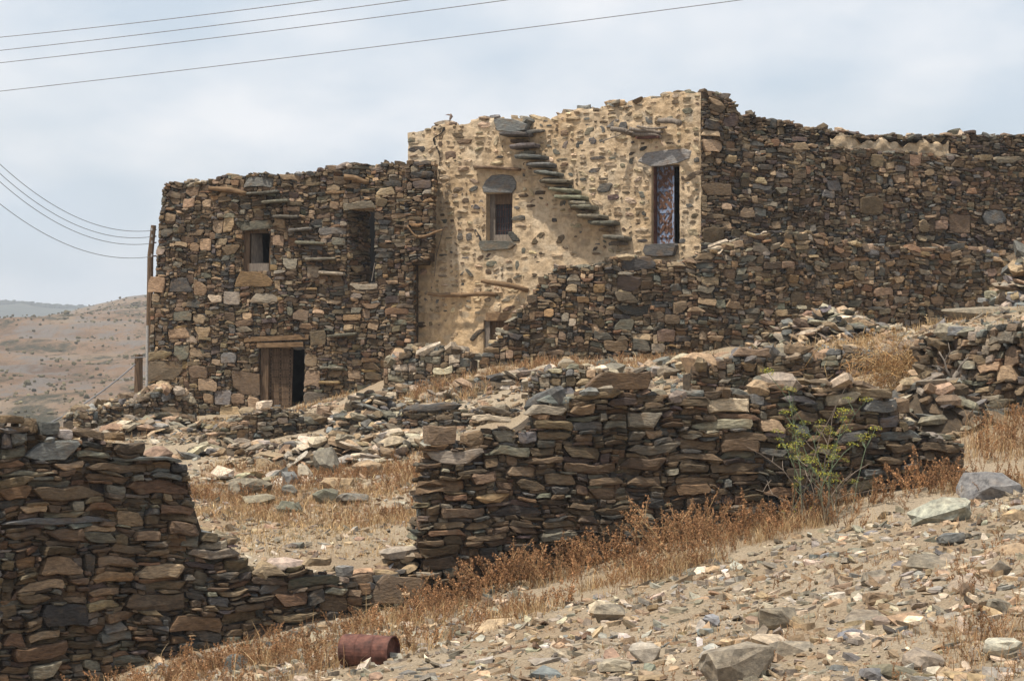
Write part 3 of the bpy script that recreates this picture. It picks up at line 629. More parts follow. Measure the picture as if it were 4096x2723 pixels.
dry_wall('short tumbledown wall of grey blocks by the foot of the plastered wall', WA, WA.prof([(-80,140),(-20,100),(90,55),(140,62),(350,78),(390,110)], 6), rects_from(WA, 6, [(90,45,145,90,'sg'),(145,62,240,95,'gt'),(180,150,300,205,'pa')]),
         RUB_PAL | dict(db=.15, br=.3, sg=.2), seed=34, caps=40, nsep=180, cap=dict(size=(.15, .4), flat=(.3, .7)), **(SP | dict(tm=.075, asp=2.0, chunk=.3)))
WD = Wall([(305, 46.0), (560, 46.8), (790, 47.6)])
dry_wall('heap-like low wall of pale rubble at the left corner of the stone house', WD, WD.prof([(395,190),(420,140),(600,95),(720,72),(800,55),(860,15),(920,0),(1000,45),(1050,90)], 4), (), RUB_PAL | dict(br=.3, db=.15), seed=35, caps=130, nsep=150, cap=dict(size=(.12, .36), flat=(.25, .7), tiltmax=.4), **(SP | dict(asp=2.2, chunk=.25)))
WE = Wall([(2770, 37.6), (3200, 37.9), (3690, 37.2)])
dry_wall('dark terrace wall of thin slates topped with brown boulders', WE, WE.prof([(90,450),(220,420),(320,390),(560,385),(760,385),(900,385),(1005,375),(1060,400),(1340,330)], 7),
         rects_from(WE, 7, [(320,308,545,388,'br'),(600,305,760,383,'br'),(820,340,900,385,'sg'),(905,315,1005,375,'gt'),(800,405,900,440,'gg'),(890,400,960,430,'gg')]), FRONT_PAL, seed=36, caps=45, nsep=240, cap=dict(size=(.2, .55), flat=(.3, .6)), **SP)
WG = Wall([(2110, 40.4), (2440, 40.2)])
dry_wall('small stack of squared rubble behind the big brown boulder', WG, WG.prof([(700,240),(720,205),(800,170),(960,150),(1100,180)], 6), rects_from(WG, 6, [(960,210,1050,260,'tn'),(805,158,885,195,'pa')]), RUB_PAL, seed=37, caps=25, nsep=120, cap=dict(size=(.15, .4), flat=(.3, .6)), **(SP | dict(asp=2.0, chunk=.3)))
WF = Wall([(3655, 35.4), (3900, 34.0), (4300, 32.6), (5000, 31.6)])
dry_wall('rough stone bank of boulders and slates on the right', WF, WF.prof([(1230,300),(1340,275),(1500,262),(1650,240),(1800,215),(1903,200),(2180,180)], 7),
         rects_from(WF, 7, [(1340,255,1520,345,'br'),(1500,205,1590,265,'sg'),(1520,330,1610,365,'gt'),(1670,240,1903,320,'gg'),(1780,320,1903,450,'br'),(1660,400,1780,470,'tn'),(1750,420,1880,530,'tn'),(1600,500,1740,530,'gg'),(1670,530,1760,570,'tn'),(1780,740,1860,850,'tn'),(1720,610,1850,665,'gt'),(1640,870,1760,910,'gg'),(1340,725,1500,765,'gg'),(1590,545,1670,585,'br'),(1690,670,1780,720,'sg')]),
         FRONT_PAL | dict(gt=.15, tn=.1, sg=.15), seed=38, vis=(0, WF.pix(4110, 1600)[0]), caps=130, nsep=300, bul=.08, st=dict(proud=(-.05, .1), bev=.02, tilt=.22), cap=dict(size=(.18, .5), flat=(.2, .5)), **(FP | dict(tm=.065, chunk=.2, asp=2.5)))

# ------------------------------------------------------------------ the two-storey dry stone house (left)
rng = np.random.default_rng(101)
Ls = lambda u, v: 0.42 * np.clip((np.asarray(v) + .5) / 5.2, 0, 1.1) ** 1.3 * np.clip(1 - np.asarray(u) / 4.0, 0, 1) ** 1.5
W1 = Wall([(582, 53.2), (1655, 52.2)], shear=Ls); W1.bul = .03; W1.seed = 2.2
c0 = W1.pt(W1.L / 2, 0, -2.5); c0[2] = Tz(c0[0], c0[1])
house1 = empty('stone_house', c0, 'two-storey ruined dry stone house with wooden door ajar and small shuttered window', 'house')
top1 = W1.prof([(200,200),(222,198),(335,180),(420,183),(540,158),(680,150),(740,135),(840,140),(880,142),(1000,132),(1110,112),(1230,88),(1350,82),(1430,90),(1480,70),(1600,80),(1660,80)], 1)
base1 = W1.foot(sink=.3)
def opening(W, r, x0, y0, x1, y1):
    a = W.rpix(r, x0, (y0 + y1) / 2)[0]; b = W.rpix(r, x1, (y0 + y1) / 2)[0]; xm = (x0 + x1) / 2
    return (a, b, W.rpix(r, xm, y1)[1], W.rpix(r, xm, y0)[1])
o_win = opening(W1, 1, 668, 462, 826, 690); o_updoor = opening(W1, 1, 1268, 342, 1424, 758); o_door = opening(W1, 1, 762, 1128, 1018, 1500)
hero1 = rects_from(W1, 1, [(612,1258,768,1390,'pk'),(540,1460,648,1550,'tn'),(700,1398,762,1525,'tn'),(507,1370,604,1452,'sg'),(607,1392,680,1445,'pk'),(445,1398,500,1450,'pk'),(418,1308,525,1376,'tn'),(363,1240,470,1306,'pk'),
 (132,1202,350,1312,'db'),(280,1115,368,1198,'gg'),(370,1140,450,1185,'tn'),(250,1022,375,1078,'tn'),(393,1012,495,1068,'tn'),(357,1072,415,1105,'pa'),(552,1155,635,1215,'sg'),(1022,1163,1088,1240,'tn'),(1022,1258,1112,1348,'pk'),
 (1022,1385,1160,1470,'gt'),(1057,1036,1150,1115,'br'),(628,694,850,778,'oc'),(718,815,872,872,'gt'),(565,800,655,875,'gt'),(965,912,1052,975,'pk'),(248,735,385,815,'ds'),(135,725,222,815,'tn'),(388,750,462,828,'pk'),(467,828,552,868,'pa'),
 (385,935,450,990,'pk'),(278,928,380,980,'gg'),(900,620,980,680,'gt'),(1035,665,1105,730,'gt'),(838,495,900,550,'tn'),(928,500,980,552,'ru'),(848,392,915,450,'tn'),(492,390,555,465,'pk'),(557,388,620,465,'tn'),(428,505,492,572,'tn'),(373,530,426,575,'tn'),
 (515,497,580,535,'tn'),(550,542,655,590,'br'),(340,210,412,262,'br'),(325,275,390,325,'pk'),(432,278,485,322,'tn'),(1480,905,1615,940,'ru'),(1485,1130,1590,1165,'ru'),(1475,182,1580,216,'ds'),(1435,220,1540,262,'tn'),
 (1165,292,1220,335,'pk'),(680,160,845,215,'bl'),(880,142,1000,172,'tn'),(622,408,845,460,'gg'),(1245,300,1430,340,'gt'),(1275,760,1440,790,'gt'),(1185,500,1262,540,'gg'),(1110,440,1262,478,'sg'),(1155,1260,1240,1300,'tn'),(1230,1390,1320,1440,'oc'),
 (125,1150,270,1195,'tn'),(930,905,962,950,'gg'),(1250,985,1305,1020,'tn'),(1080,1085,1085,1086,'tn')][:-1])
beams1 = [(680,1066,1050,1096), (750,1098,1018,1128)]
ob_b = [opening(W1, 1, *b) for b in beams1]
obs = [h[:4] for h in hero1] + [o_win, o_updoor, o_door] + ob_b
core(house1, W1, 0, W1.L, base1, top1, [o_win, o_updoor, o_door], d1=-.62, name='wall')
build_stones(rng, house1, W1, pack(rng, 0, W1.L, base1, top1, obs, **HP), hero1, HOUSE_PAL, 300, proud=(-.04, .05), bev=.014, tilt=.17)
filler(rng, house1, W1, 0, W1.L, base1, top1, [o_win, o_updoor, o_door], HOUSE_PAL)
cap_stones(rng, W1, .1, W1.L, top1, 70, RUB_PAL, house1, size=(.1, .3), drange=(-.55, -.03))
# corbelled pier over the plastered wall
W1p = Wall([(1560, 52.02), (1700, 51.9)]); W1p.bul = .015
tp1 = W1p.prof([(1590,85),(1620,72),(1700,68),(1760,85),(1790,95)], 1)
bp1 = W1p.prof([(1500,650),(1590,650),(1650,640),(1730,625),(1760,540),(1790,300)], 1)
hp = rects_from(W1p, 1, [(1640,180,1745,222,'pu'),(1625,130,1755,165,'ds'),(1640,70,1740,92,'ds')])
build_stones(rng, house1, W1p, pack(rng, W1p.rpix(1, 1592, 300)[0], W1p.rpix(1, 1762, 300)[0], bp1, tp1, [h[:4] for h in hp], **SP), hp, HOUSE_PAL, 60, depth=.35, name='pier_stone', rest='small_pier_stones')
core(house1, W1p, W1p.rpix(1, 1592, 300)[0], W1p.rpix(1, 1735, 300)[0], offs(bp1, .1), tp1, d1=-.6, name='pier_core')
W1r = Wall([((1690 - CX) * 51.9 / F, 51.95), ((1690 - CX) * 51.9 / F + .03, 52.9)], world=True)
build_stones(rng, house1, W1r, pack(rng, 0, W1r.L, lambda u: np.full_like(u, 2.85), lambda u: np.full_like(u, 4.9), [], **SP), [], HOUSE_PAL, 0, rest='pier_side_stones')
# pier below, beside the plastered wall
WLs = Wall([((1655 - CX) * 52.2 / F, 52.2), ((1655 - CX) * 52.2 / F + .02, 52.9)], world=True)
build_stones(rng, house1, WLs, pack(rng, 0, WLs.L, WLs.foot(), lambda u: np.full_like(u, 2.95), [], **SP), [], HOUSE_PAL, 0, rest='right_end_stones')
# left gable face
WLg = Wall([(W1.p[0][0] + .75, 57.5), (W1.p[0][0] + .06, 53.35)], world=True); WLg.lean = lambda v: -.42 * np.clip((v + .5) / 5.2, 0, 1.1) ** 1.3
build_stones(rng, house1, WLg, pack(rng, 0, WLg.L, WLg.foot(), lambda u: np.full_like(u, 4.45), [], **HP), [], HOUSE_PAL, 0, rest='gable_stones', depth=.25)
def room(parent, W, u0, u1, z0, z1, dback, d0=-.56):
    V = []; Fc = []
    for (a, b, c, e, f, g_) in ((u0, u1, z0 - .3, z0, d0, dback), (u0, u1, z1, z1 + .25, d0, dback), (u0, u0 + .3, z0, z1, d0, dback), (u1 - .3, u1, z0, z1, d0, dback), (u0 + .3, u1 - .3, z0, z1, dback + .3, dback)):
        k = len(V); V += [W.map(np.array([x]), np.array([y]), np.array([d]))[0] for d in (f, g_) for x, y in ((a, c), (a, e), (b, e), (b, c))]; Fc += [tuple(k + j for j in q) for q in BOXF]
    return child('room', V, Fc, M['dark'], parent)  # room walls coloured near-black, painting in the unlit interior
sh = W1.shear; W1.shear = None
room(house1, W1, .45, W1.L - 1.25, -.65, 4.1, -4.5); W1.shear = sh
# splayed stone jamb of the upper doorway
a, b, v0, v1 = o_updoor; qa, qb = W1.pt(a, v0, .0), W1.pt(a + .6 * (b - a), v0, -.62)
JU = Wall([qa[:2], qb[:2]], world=True)
build_stones(rng, house1, JU, pack(rng, 0, JU.L, lambda x: np.full_like(x, v0), lambda x: np.full_like(x, v1), [], **SP), [], HOUSE_PAL, 40, depth=.05, proud=(-.01, .02), name='jamb_stone', rest='small_jamb_stones')
def plate(name, W, u0, u1, v0, v1, d0, d1, mat, parent):
    return child(name, box_uvd(W, u0, u1, v0, v1, d0, d1), BOXF, M[mat], parent)
def slab3(name, pts8, mat, parent, col=None):
    return child(name, pts8, BOXF, M[mat], parent, col)
def sub(W, u0, u1, v0, v1, fa, fb, fc, fd): return u0 + (u1 - u0) * fa, u0 + (u1 - u0) * fb, v0 + (v1 - v0) * fc, v0 + (v1 - v0) * fd
# upper doorway: half-closed plank leaf deep in the reveal
a, b, v0, v1 = o_updoor
plate('lintel_beam', W1, a - .25, b + .12, v1 + .005, v1 + .09, .0, -.5, 'beam', house1)
stick = tube([W1.pt(b - .12, v0 + .05, -.2), W1.pt(b - .06, v0 + .45, -.25)], .012); child('stick', stick[0], stick[1], M['greywood'], house1)
def sub_empty(name, W, u, v, d, parent, cc):
    e = bpy.data.objects.new(name, None); COL.objects.link(e); e.location = tuple(W.pt(u, v, d) - cc); e.parent = parent; return e
# window
a, b, v0, v1 = o_win; wn = sub_empty('window', W1, (a + b) / 2, v0, -.2, house1, c0)
for nm, (x0, x1, y0, y1), d0, d1, mt in (('frame_post', (0, .22, 0, 1), -.10, -.22, 'wood'), ('frame_post', (.93, 1, 0, 1), -.12, -.22, 'wood'), ('sill_board', (.22, .93, 0, .2), -.10, -.2, 'greywood'), ('head_board', (.22, .93, .95, 1), -.12, -.2, 'wood'), ('shutter', (.27, .45, .21, .94), -.16, -.19, 'greywood')):
    q = box_uvd(W1, *sub(W1, a, b, v0, v1, x0, x1, y0, y1), d0, d1)
    if nm == 'shutter': q = [W1.pt(a + (b - a) * x, v0 + (v1 - v0) * y, d) for dd in (0, -.03) for x, y, d in ((.26, .2, -.15 + dd), (.26, .94, -.15 + dd), (.5, .94, -.45 + dd), (.58, .2, -.45 + dd))]
    child(nm, q, BOXF, M[mt], wn)
# door below
a, b, v0, v1 = o_door; dr = sub_empty('door', W1, (a + b) / 2, v0, -.2, house1, c0)
child('door_post', box_uvd(W1, *sub(W1, a, b, v0, v1, .02, .19, 0, 1), -.08, -.24), BOXF, M['wood'], dr)
for i in range(9):   # planks of the leaf, laid across, nailed to two battens
    y0 = i / 9; q = [W1.pt(a + (b - a) * x, v0 + (v1 - v0) * (y + .003 * s), d) for dd in (0, -.04) for x, y, d, s in ((.19, y0, -.20 + dd, 1), (.19, y0 + 1 / 9, -.20 + dd, -1), (.67, y0 + 1 / 9, -.30 + dd, -1), (.67, y0, -.30 + dd, 1))]
    child('plank', q, BOXF, M['wood'], dr)
for x in (.22, .42, .62):
    for i in range(18):
        p = W1.pt(a + (b - a) * x, v0 + (v1 - v0) * (i + .5) / 18, -.20 - .1 * (x - .19) / .48 + .012)
        V, Fc = rock_shape(rng, 5, .8); child('nail', V * .035 + p, Fc, M['dark'], dr)
for i, bx_ in enumerate(ob_b):
    q = np.array(box_uvd(W1, bx_[0] + .01, bx_[1] - .01, bx_[2] + .005, bx_[3] - .005, .03, -.45)); q[[2, 3, 6, 7], 2] += .06 if i == 0 else .02; child('lintel_beam', q, BOXF, M['beam'], house1)
# cantilevered steps and beam ends of the left house
def slab_at(name, W, r, box, parent, rng, out=.5, wu=None, th=.075, col='gg', attach='mid', inn=.2):
    x0, y0, x1, y1 = box; ua, vv = W.rpix(r, x0, (y0 + y1) / 2); ub, _ = W.rpix(r, x1, (y0 + y1) / 2)
    nrm = W.n[0]; k = abs(nrm[0]) / abs(nrm[1]) * out * .9 if nrm[0] < 0 else 0
    w = max(ub - ua - k, .3); u1 = ub; u0 = u1 - w; V0, Fc = [], []
    o = []
    m = 4
    for i in range(m + 1): o.append((u0 + (u1 - u0) * i / m + rng.normal(0, .015), -inn))
    for i in range(m + 1): o.append((u1 - (u1 - u0) * i / m + rng.normal(0, .02), out * (rng.uniform(.82, 1.0) if 0 < i < m else rng.uniform(.7, .9))))
    n = len(o); tl = rng.normal(0, .06); V = []; cu = (u0 + u1) / 2
    for sc, dz in ((.94, -th / 2), (1, -th * .1), (1, th * .25), (.95, th / 2)):
        for u, d in o: V.append(W.pt(cu + (u - cu) * sc, vv + dz + tl * (u - cu) + rng.normal(0, .006), d * sc if d > 0 else d))
    for j in range(3):
        for i in range(n): i2 = (i + 1) % n; Fc.append((j * n + i, j * n + i2, (j + 1) * n + i2, (j + 1) * n + i))
    Fc.append(tuple(range(n))[::-1]); Fc.append(tuple(3 * n + i for i in range(n)))
    c = vary(rng, col); child(name, V, Fc, M['rock'], parent, np.clip(c * (1 + rng.normal(0, .08, (len(V), 1))), .01, .8))
for bx_, cc in (((685,222,880,272),'sg'), ((775,274,945,320),'gt'), ((850,364,1005,402),'gg'), ((935,442,1070,470),'sg'), ((965,514,1140,552),'gg'), ((1030,600,1205,648),'gg'), ((1110,686,1260,726),'gt'), ((1155,1036,1325,1074),'gg'), ((1125,1226,1260,1256),'gg'), ((1105,1314,1230,1336),'oc')):
    slab_at('step', W1, 1, bx_, house1, rng, out=.26, th=.055, col=cc)
def log(name, pts, r0, r1, parent, mat='beam', n=7):
    p = [np.asarray(q, float) for q in pts]; m = 6; ps = []; rs = []
    for i in range(m + 1):
        f = i / m; q = p[0] * (1 - f) + p[-1] * f + np.array([0, 0, .02 * math.sin(f * 5 + r0 * 90)]); ps.append(q); rs.append((r0 + (r1 - r0) * f) * (1 + .12 * math.sin(7 * f + r1 * 77)))
    V, Fc = tube(ps, rs, n); return child(name, V, Fc, M[mat], parent, smooth=True)
def wp(W, r, x, y, d): u, v = W.rpix(r, x, y); return W.pt(u, v, d)
log('beam', [wp(W1, 1, 482, 214, .12), wp(W1, 1, 690, 250, .03)], .05, .06, house1); log('beam', [wp(W1, 1, 1258, 158, .15), wp(W1, 1, 1392, 182, .03)], .07, .05, house1)
log('stick', [wp(W1p, 1, 1670, 497, .05), wp(W1p, 1, 1822, 466, .25)], .035, .022, house1, 'beam'); log('stick', [wp(W1p, 1, 1612, 440, .06), wp(W1p, 1, 1672, 498, .08)], .018, .025, house1, 'beam')
# ------------------------------------------------------------------ the plastered house with the outside stair, and its long side wall
rng = np.random.default_rng(202)
W2 = Wall([(1633, 52.8), (2803, 50.0)])
c2 = W2.pt(W2.L / 2, 0, -2.5); c2[2] = Tz(c2[0], c2[1])
house2 = empty('plastered_house', c2, 'ochre mud-plastered house with slab stair, blue rusted door and long dark side wall', 'house')
top2 = W2.prof([(0,310),(48,308),(100,295),(210,285),(250,280),(400,252),(515,238),(570,235),(720,245),(800,242),(860,212),(930,192),(1080,182),(1190,158),(1310,125),(1490,98),(1560,86),(1640,92),(1660,92)], 2)
tj = np.random.default_rng(5).normal(0, .045, 60); top2_s = top2; top2 = lambda u: top2_s(u) + tj[np.clip((np.asarray(u) / .19).astype(int), 0, 59)]
base2 = W2.foot(sink=.3)
o_w2 = opening(W2, 2, 470, 645, 612, 905); o_d2 = opening(W2, 2, 1372, 490, 1525, 922); o_l2 = opening(W2, 2, 455, 1335, 632, 1530)
ops = [o_w2, o_d2, o_l2]
core(house2, W2, 0, W2.L, base2, top2, ops, d0=-.035, d1=-.6, mat='plaster', name='wall', lower=.08)
# exposed stones and lumps hidden in the plaster
exp = []; lumps = []
spec = rects_from(W2, 2, [(1080,590,1160,645,'sg'),(960,355,1005,400,'ds'),(1030,340,1075,380,'sg'),(1140,240,1185,290,'sg'),(1340,225,1380,270,'sg'),(1085,275,1120,320,'sg'),(1195,255,1245,300,'sg'),(730,855,778,925,'db'),(855,870,897,920,'db'),(610,765,692,798,'ds'),
 (640,645,702,668,'db'),(735,630,800,655,'db'),(688,705,745,722,'db'),(825,778,860,805,'ds'),(308,855,348,905,'sg'),(358,858,398,905,'sg'),(410,840,438,908,'ds'),(385,705,440,735,'sg'),(380,605,425,640,'sg'),(1128,650,1200,685,'pu'),(468,1010,535,1048,'gg'),(423,980,455,1012,'db'),
 (470,970,495,995,'pu'),(95,1345,150,1380,'db'),(400,1385,440,1450,'ds'),(565,1195,625,1240,'gt'),(48,385,150,425,'ds'),(45,340,90,370,'gg'),(245,410,310,465,'br'),(310,350,400,380,'br'),(290,612,350,638,'db'),(285,460,310,475,'db'),(515,285,535,300,'db'),(1420,1010,1421,1011,'db'),
 (1530,700,1600,728,'sg'),(1370,955,1371,956,'db'),(1310,388,1345,415,'ds'),(1250,420,1280,440,'ds'),(1450,365,1500,385,'db'),(800,380,830,400,'sg'),(875,300,920,335,'br'),(1010,285,1055,330,'gt'),(600,850,645,910,'ds'),(755,963,790,980,'db'),(705,985,750,1000,'db'),(740,1015,775,1030,'db'),
 (690,1080,750,1105,'br'),(625,1090,660,1110,'gg'),(930,875,965,895,'db'),(885,935,915,950,'db'),(1055,935,1075,960,'ds'),(1175,928,1195,948,'db'),(980,560,1020,580,'ds'),(910,490,915,492,'db'),(875,478,920,500,'br'),(1085,560,1140,575,'gg'),(1320,740,1345,770,'ds'),(1560,585,1600,600,'sg'),(1540,735,1575,760,'br'),
 (1560,790,1620,812,'br'),(1520,890,1560,920,'sg'),(1585,620,1625,640,'gg'),(1230,200,1260,240,'br'),(1390,250,1420,275,'br'),(1480,135,1530,160,'br'),(1540,180,1600,215,'gg'),(1050,180,1090,205,'br'),(1130,205,1180,220,'db')])
spec = [s for s in spec if s[1] - s[0] > .05]
exp += list(spec)
def clash(a, b, c, d, lst, m=.03): return any(a < o[1] + m and b > o[0] - m and c < o[3] + m and d > o[2] - m for o in lst)
z = -.2
lint = [opening(W2, 2, 440, 500, 660, 645), opening(W2, 2, 1295, 405, 1595, 492), opening(W2, 2, 430, 905, 620, 962), opening(W2, 2, 1330, 920, 1520, 992), opening(W2, 2, 525, 235, 720, 318)]
blocked = ops + lint
ust = W2.rpix(2, 1100, 800)[0]
for a, b, c, d in pack(rng, 0, W2.L, base2, lambda u: top2(u) - .04, [s[:4] for s in spec] + blocked, tm=.12, tmin=.055, tmax=.21, asp=1.8, wmin=.11, wmax=.42, chunk=.1, tsig=.32):
    u, vv, w, t = a, c, b - a, d - c
    if clash(a, b, c, d, blocked, .0) or w < .06 or t < .04: continue
    smooth_zone = W2.rpix(2, 640, 800)[0] < u < W2.rpix(2, 1240, 800)[0] and vv < 4.35 - .62 * (u - W2.rpix(2, 560, 330)[0]) or (vv < 1.6)
    lumps.append((u + w / 2, vv + t / 2, w * .47, t * .5, rng.uniform(.15, .4) if smooth_zone else rng.uniform(.35, .9)))
    if rng.random() < (.2 if smooth_zone else .8):
        g_ = rng.uniform(.02, .045); exp.append((a + g_, b - g_, c + g_ * .8, d - g_ * .8, rng.choice(['db', 'br', 'sg', 'ds', 'gg', 'p1', 'p2', 'p3'], p=[.06, .10, .08, .03, .08, .27, .26, .12])))
for a, b, c, d, k in spec: lumps.append(((a + b) / 2, (c + d) / 2, (b - a) * .55, (d - c) * .6, .8))
lum = np.array(lumps)
gu = np.unique(np.concatenate([np.arange(0, W2.L, .04), [W2.L], [x for o in ops for x in o[:2]]])); gv = np.unique(np.concatenate([np.arange(-.9, 6.5, .04), [x for o in ops for x in o[2:]]]))
gu = gu[np.concatenate([[True], np.diff(gu) > .006])]; gv = gv[np.concatenate([[True], np.diff(gv) > .006])]
UU, VV = np.meshgrid(gu, gv, indexing='ij'); DD = np.zeros_like(UU)
for lu, lv, lw, lt_, la in lum:
    i0, i1 = np.searchsorted(gu, [lu - 2.6 * lw, lu + 2.6 * lw]); j0, j1 = np.searchsorted(gv, [lv - 2.6 * lt_, lv + 2.6 * lt_])
    q = ((UU[i0:i1, j0:j1] - lu) / lw) ** 2 + ((VV[i0:i1, j0:j1] - lv) / lt_) ** 2
    DD[i0:i1, j0:j1] = np.maximum(DD[i0:i1, j0:j1], .03 * la * np.exp(-q ** 2.2 * .8))
def waves(U, V, f0, f1, n, seed):
    rw = np.random.default_rng(seed); out = np.zeros_like(U)
    for _ in range(n):
        f = math.exp(rw.uniform(math.log(f0), math.log(f1))); a = rw.uniform(0, 6.3); out += np.sin(f * (math.cos(a) * U + math.sin(a) * V) + rw.uniform(0, 6.3)) * (f0 / f) ** .75
    return out / math.sqrt(n)
DD *= 1 + .5 * waves(UU, VV, 5, 20, 12, 3)
DD += .02 * waves(UU, VV, 1.5, 6, 10, 1) + .016 * waves(UU, VV, 9, 45, 30, 2) + rng.normal(0, .0025, DD.shape)
for o in lint + ops:
    mk_ = (UU > o[0] - .02) & (UU < o[1] + .02) & (VV > o[2] - .02) & (VV < o[3] + .02); DD[mk_] = np.minimum(DD[mk_], .0)
cra = [W2.rpix(2, *p) for p in [(240,285),(232,320),(188,345),(192,375),(215,410),(222,470),(218,540),(203,640)]]
tops = top2(gu)[:, None]; keep = []
Vc = np.minimum(VV, tops + .0)
PV = W2.map(UU.ravel(), Vc.ravel(), DD.ravel()); nu, nv = UU.shape; li = []
for i in range(nu - 1):
    um = (gu[i] + gu[i + 1]) / 2
    oo = [o for o in ops if o[0] < um < o[1]]; tm_ = min(tops[i, 0], tops[i + 1, 0])
    for j in range(nv - 1):
        vm = (gv[j] + gv[j + 1]) / 2
        if gv[j] > tm_ or any(o[2] < vm < o[3] for o in oo): continue
        a = i * nv + j; li += [a, a + nv, a + nv + 1, a + 1]
pl = big_mesh('plaster', PV - c2, (li, [4] * (len(li) // 4)), M['plaster'], house2, smooth=True)
def dloc(u, v):
    return DD[min(np.searchsorted(gu, u), nu - 1), min(np.searchsorted(gv, v), nv - 1)]
cu = []
for (ua, va), (ub, vb) in zip(cra[:-1], cra[1:]):
    for f in np.linspace(0, 1, 5)[:-1]: cu.append((ua + (ub - ua) * f + rng.normal(0, .008), va + (vb - va) * f))
V = []; Fc = []
for i, (u_, v_) in enumerate(cu):
    w_ = rng.uniform(.012, .034) * (1.2 - i / len(cu)); dd = dloc(u_, v_) + .02; V += [W2.pt(u_ - w_, v_, dd), W2.pt(u_ + w_, v_, dd)]
    if i: Fc.append((2 * i - 2, 2 * i - 1, 2 * i + 1, 2 * i))
child('crack_shade', V, Fc, M['dark'], house2)  # black ribbon over the plaster, painting the shade inside the crack
nst = 0; Jp = Joined()
exp.sort(key=lambda e: -(e[1] - e[0]) * (e[3] - e[2]))
for a, b, c, d, k in exp:
    w, t = b - a, d - c; pr_ = 1.5 if str(k)[0] == 'p' else .6; n = 10; an = np.arange(n) * -2 * math.pi / n + rng.uniform(-.15, .15, n); sq = rng.uniform(.55, .9); o = np.stack([np.sign(np.cos(an)) * np.abs(np.cos(an)) ** sq * w / 2, np.sign(np.sin(an)) * np.abs(np.sin(an)) ** sq * t / 2], 1); dd = dloc((a + b) / 2, (c + d) / 2)
    o = o * rng.uniform(.86, 1.1, (n, 1)) + np.stack([o[:, 1] * rng.normal(0, .5), np.zeros(n)], 1); uv = np.concatenate([o * 1.0, o * .97, o * .8, [[0, 0]]]); D = np.concatenate([np.full(n, -.05), np.full(n, dd - .01), dd + rng.uniform(.0, .02, n) * pr_, [dd + rng.uniform(.006, .03) * pr_]])
    V = W2.map(uv[:, 0] + (a + b) / 2, uv[:, 1] + (c + d) / 2, D); cc = np.clip(vary(rng, str(k)) * (1 + rng.normal(0, .1, (len(V), 1))), .01, .8)
    if nst < 300: child('stone', V, stone_faces(n), M['stone'], house2, cc)
    else: Jp.add(V - c2, stone_faces(n), cc)
    nst += 1
Jp.build('small_embedded_stones', M['stone'], house2)
cap_stones(rng, W2, .05, W2.L - .05, top2, 120, dict(gt=.3, tn=.35, br=.2, sg=.15), house2, size=(.14, .4), drange=(-.5, -.05), flat=(.2, .6))
# side wall, right of the corner
W3 = Wall([(2803, 50.0), (4260, 54.4), (4800, 56.2)]); W3.bul = .03; W3.seed = 4.1
top3 = W3.prof([(130,85),(205,92),(290,98),(325,135),(350,190),(390,240),(430,310),(560,372),(700,388),(830,392),(1000,400),(1270,430),(1500,440),(1700,450),(1903,470),(2130,480)], 3)
hero3 = rects_from(W3, 3, [(150,360,255,425,'tn'),(145,597,303,660,'pk'),(1010,660,1130,755,'br'),(1490,760,1610,862,'br'),(1675,735,1810,810,'bl'),(825,573,912,632,'sg'),(790,634,870,675,'sg'),(275,435,335,475,'tn'),(150,832,255,920,'br'),(432,722,498,768,'sg'),(350,725,428,775,'tn'),
 (257,225,345,280,'pu'),(152,258,255,305,'ds'),(1330,795,1385,860,'tn'),(1420,800,1480,850,'pk'),(1190,548,1250,590,'tn'),(1070,430,1130,495,'br'),(1275,440,1335,500,'pk'),(1735,452,1890,485,'gt'),(525,790,570,832,'pk'),(175,165,275,205,'br'),(435,555,495,588,'tn'),(545,525,605,560,'sg'),(635,520,700,565,'br'),(640,375,730,415,'tn'),(1105,545,1135,590,'sg'),(1295,560,1330,600,'tn'),
 (1150,475,1195,510,'tn'),(1350,520,1400,560,'br'),(1490,548,1555,578,'tn'),(1590,690,1630,720,'tn'),(1155,608,1195,640,'pk'),(545,612,605,645,'gt'),(420,595,540,620,'sg'),(1525,735,1526,736,'br')][:-1])
base3 = lambda u: np.full_like(u, 1.6)
core(house2, W3, 0, W3.L, base3, top3, d1=-.55, name='side_wall')
SW3 = pack(rng, 0.01, W3.L, base3, top3, [h[:4] for h in hero3], **SP)
build_stones(rng, house2, W3, SW3, hero3, SIDE_PAL, 300, proud=(-.04, .05), bev=.014, tilt=.17, vis=(0, W3.pix(4100, 1000)[0]), name='side_wall_stone', rest='small_side_wall_stones')
filler(rng, house2, W3, 0, W3.L, base3, top3, [], SIDE_PAL)
cap_stones(rng, W3, .3, W3.L, top3, 55, RUB_PAL, house2, size=(.12, .34), drange=(-.5, -.04))
# inner wall standing behind the broken top
W3b = Wall([(2830, 51.1), (4260, 55.4), (4800, 57.2)]); W3b.bul = .02
top3b = W3b.prof([(280,200),(350,195),(380,205),(440,222),(480,238),(600,252),(640,258),(660,278),(740,292),(810,295),(845,312),(870,304),(935,302),(1000,315),(1100,330),(1200,330),(1280,345),(1400,328),(1480,325),(1540,318),(1620,314),(1700,334),(1800,336),(1900,326),(2130,335)], 3)
bb = lambda u: np.full_like(u, 4.6)
opl = opening(W3b, 3, 835, 322, 1495, 500)
core(house2, W3b, .2, W3b.L, bb, top3b, d1=-.45, name='inner_wall')
build_stones(rng, house2, W3b, pack(rng, .25, W3b.L, bb, top3b, [(opl[0], opl[1], 4.0, opl[3] - .12)], **SP), [], SIDE_PAL, 120, vis=(0, W3b.pix(4100, 1000)[0]), name='inner_wall_stone', rest='small_inner_wall_stones')
cap_stones(rng, W3b, .3, W3b.L, top3b, 70, RUB_PAL, house2, size=(.12, .36), drange=(-.4, 0), flat=(.2, .6))
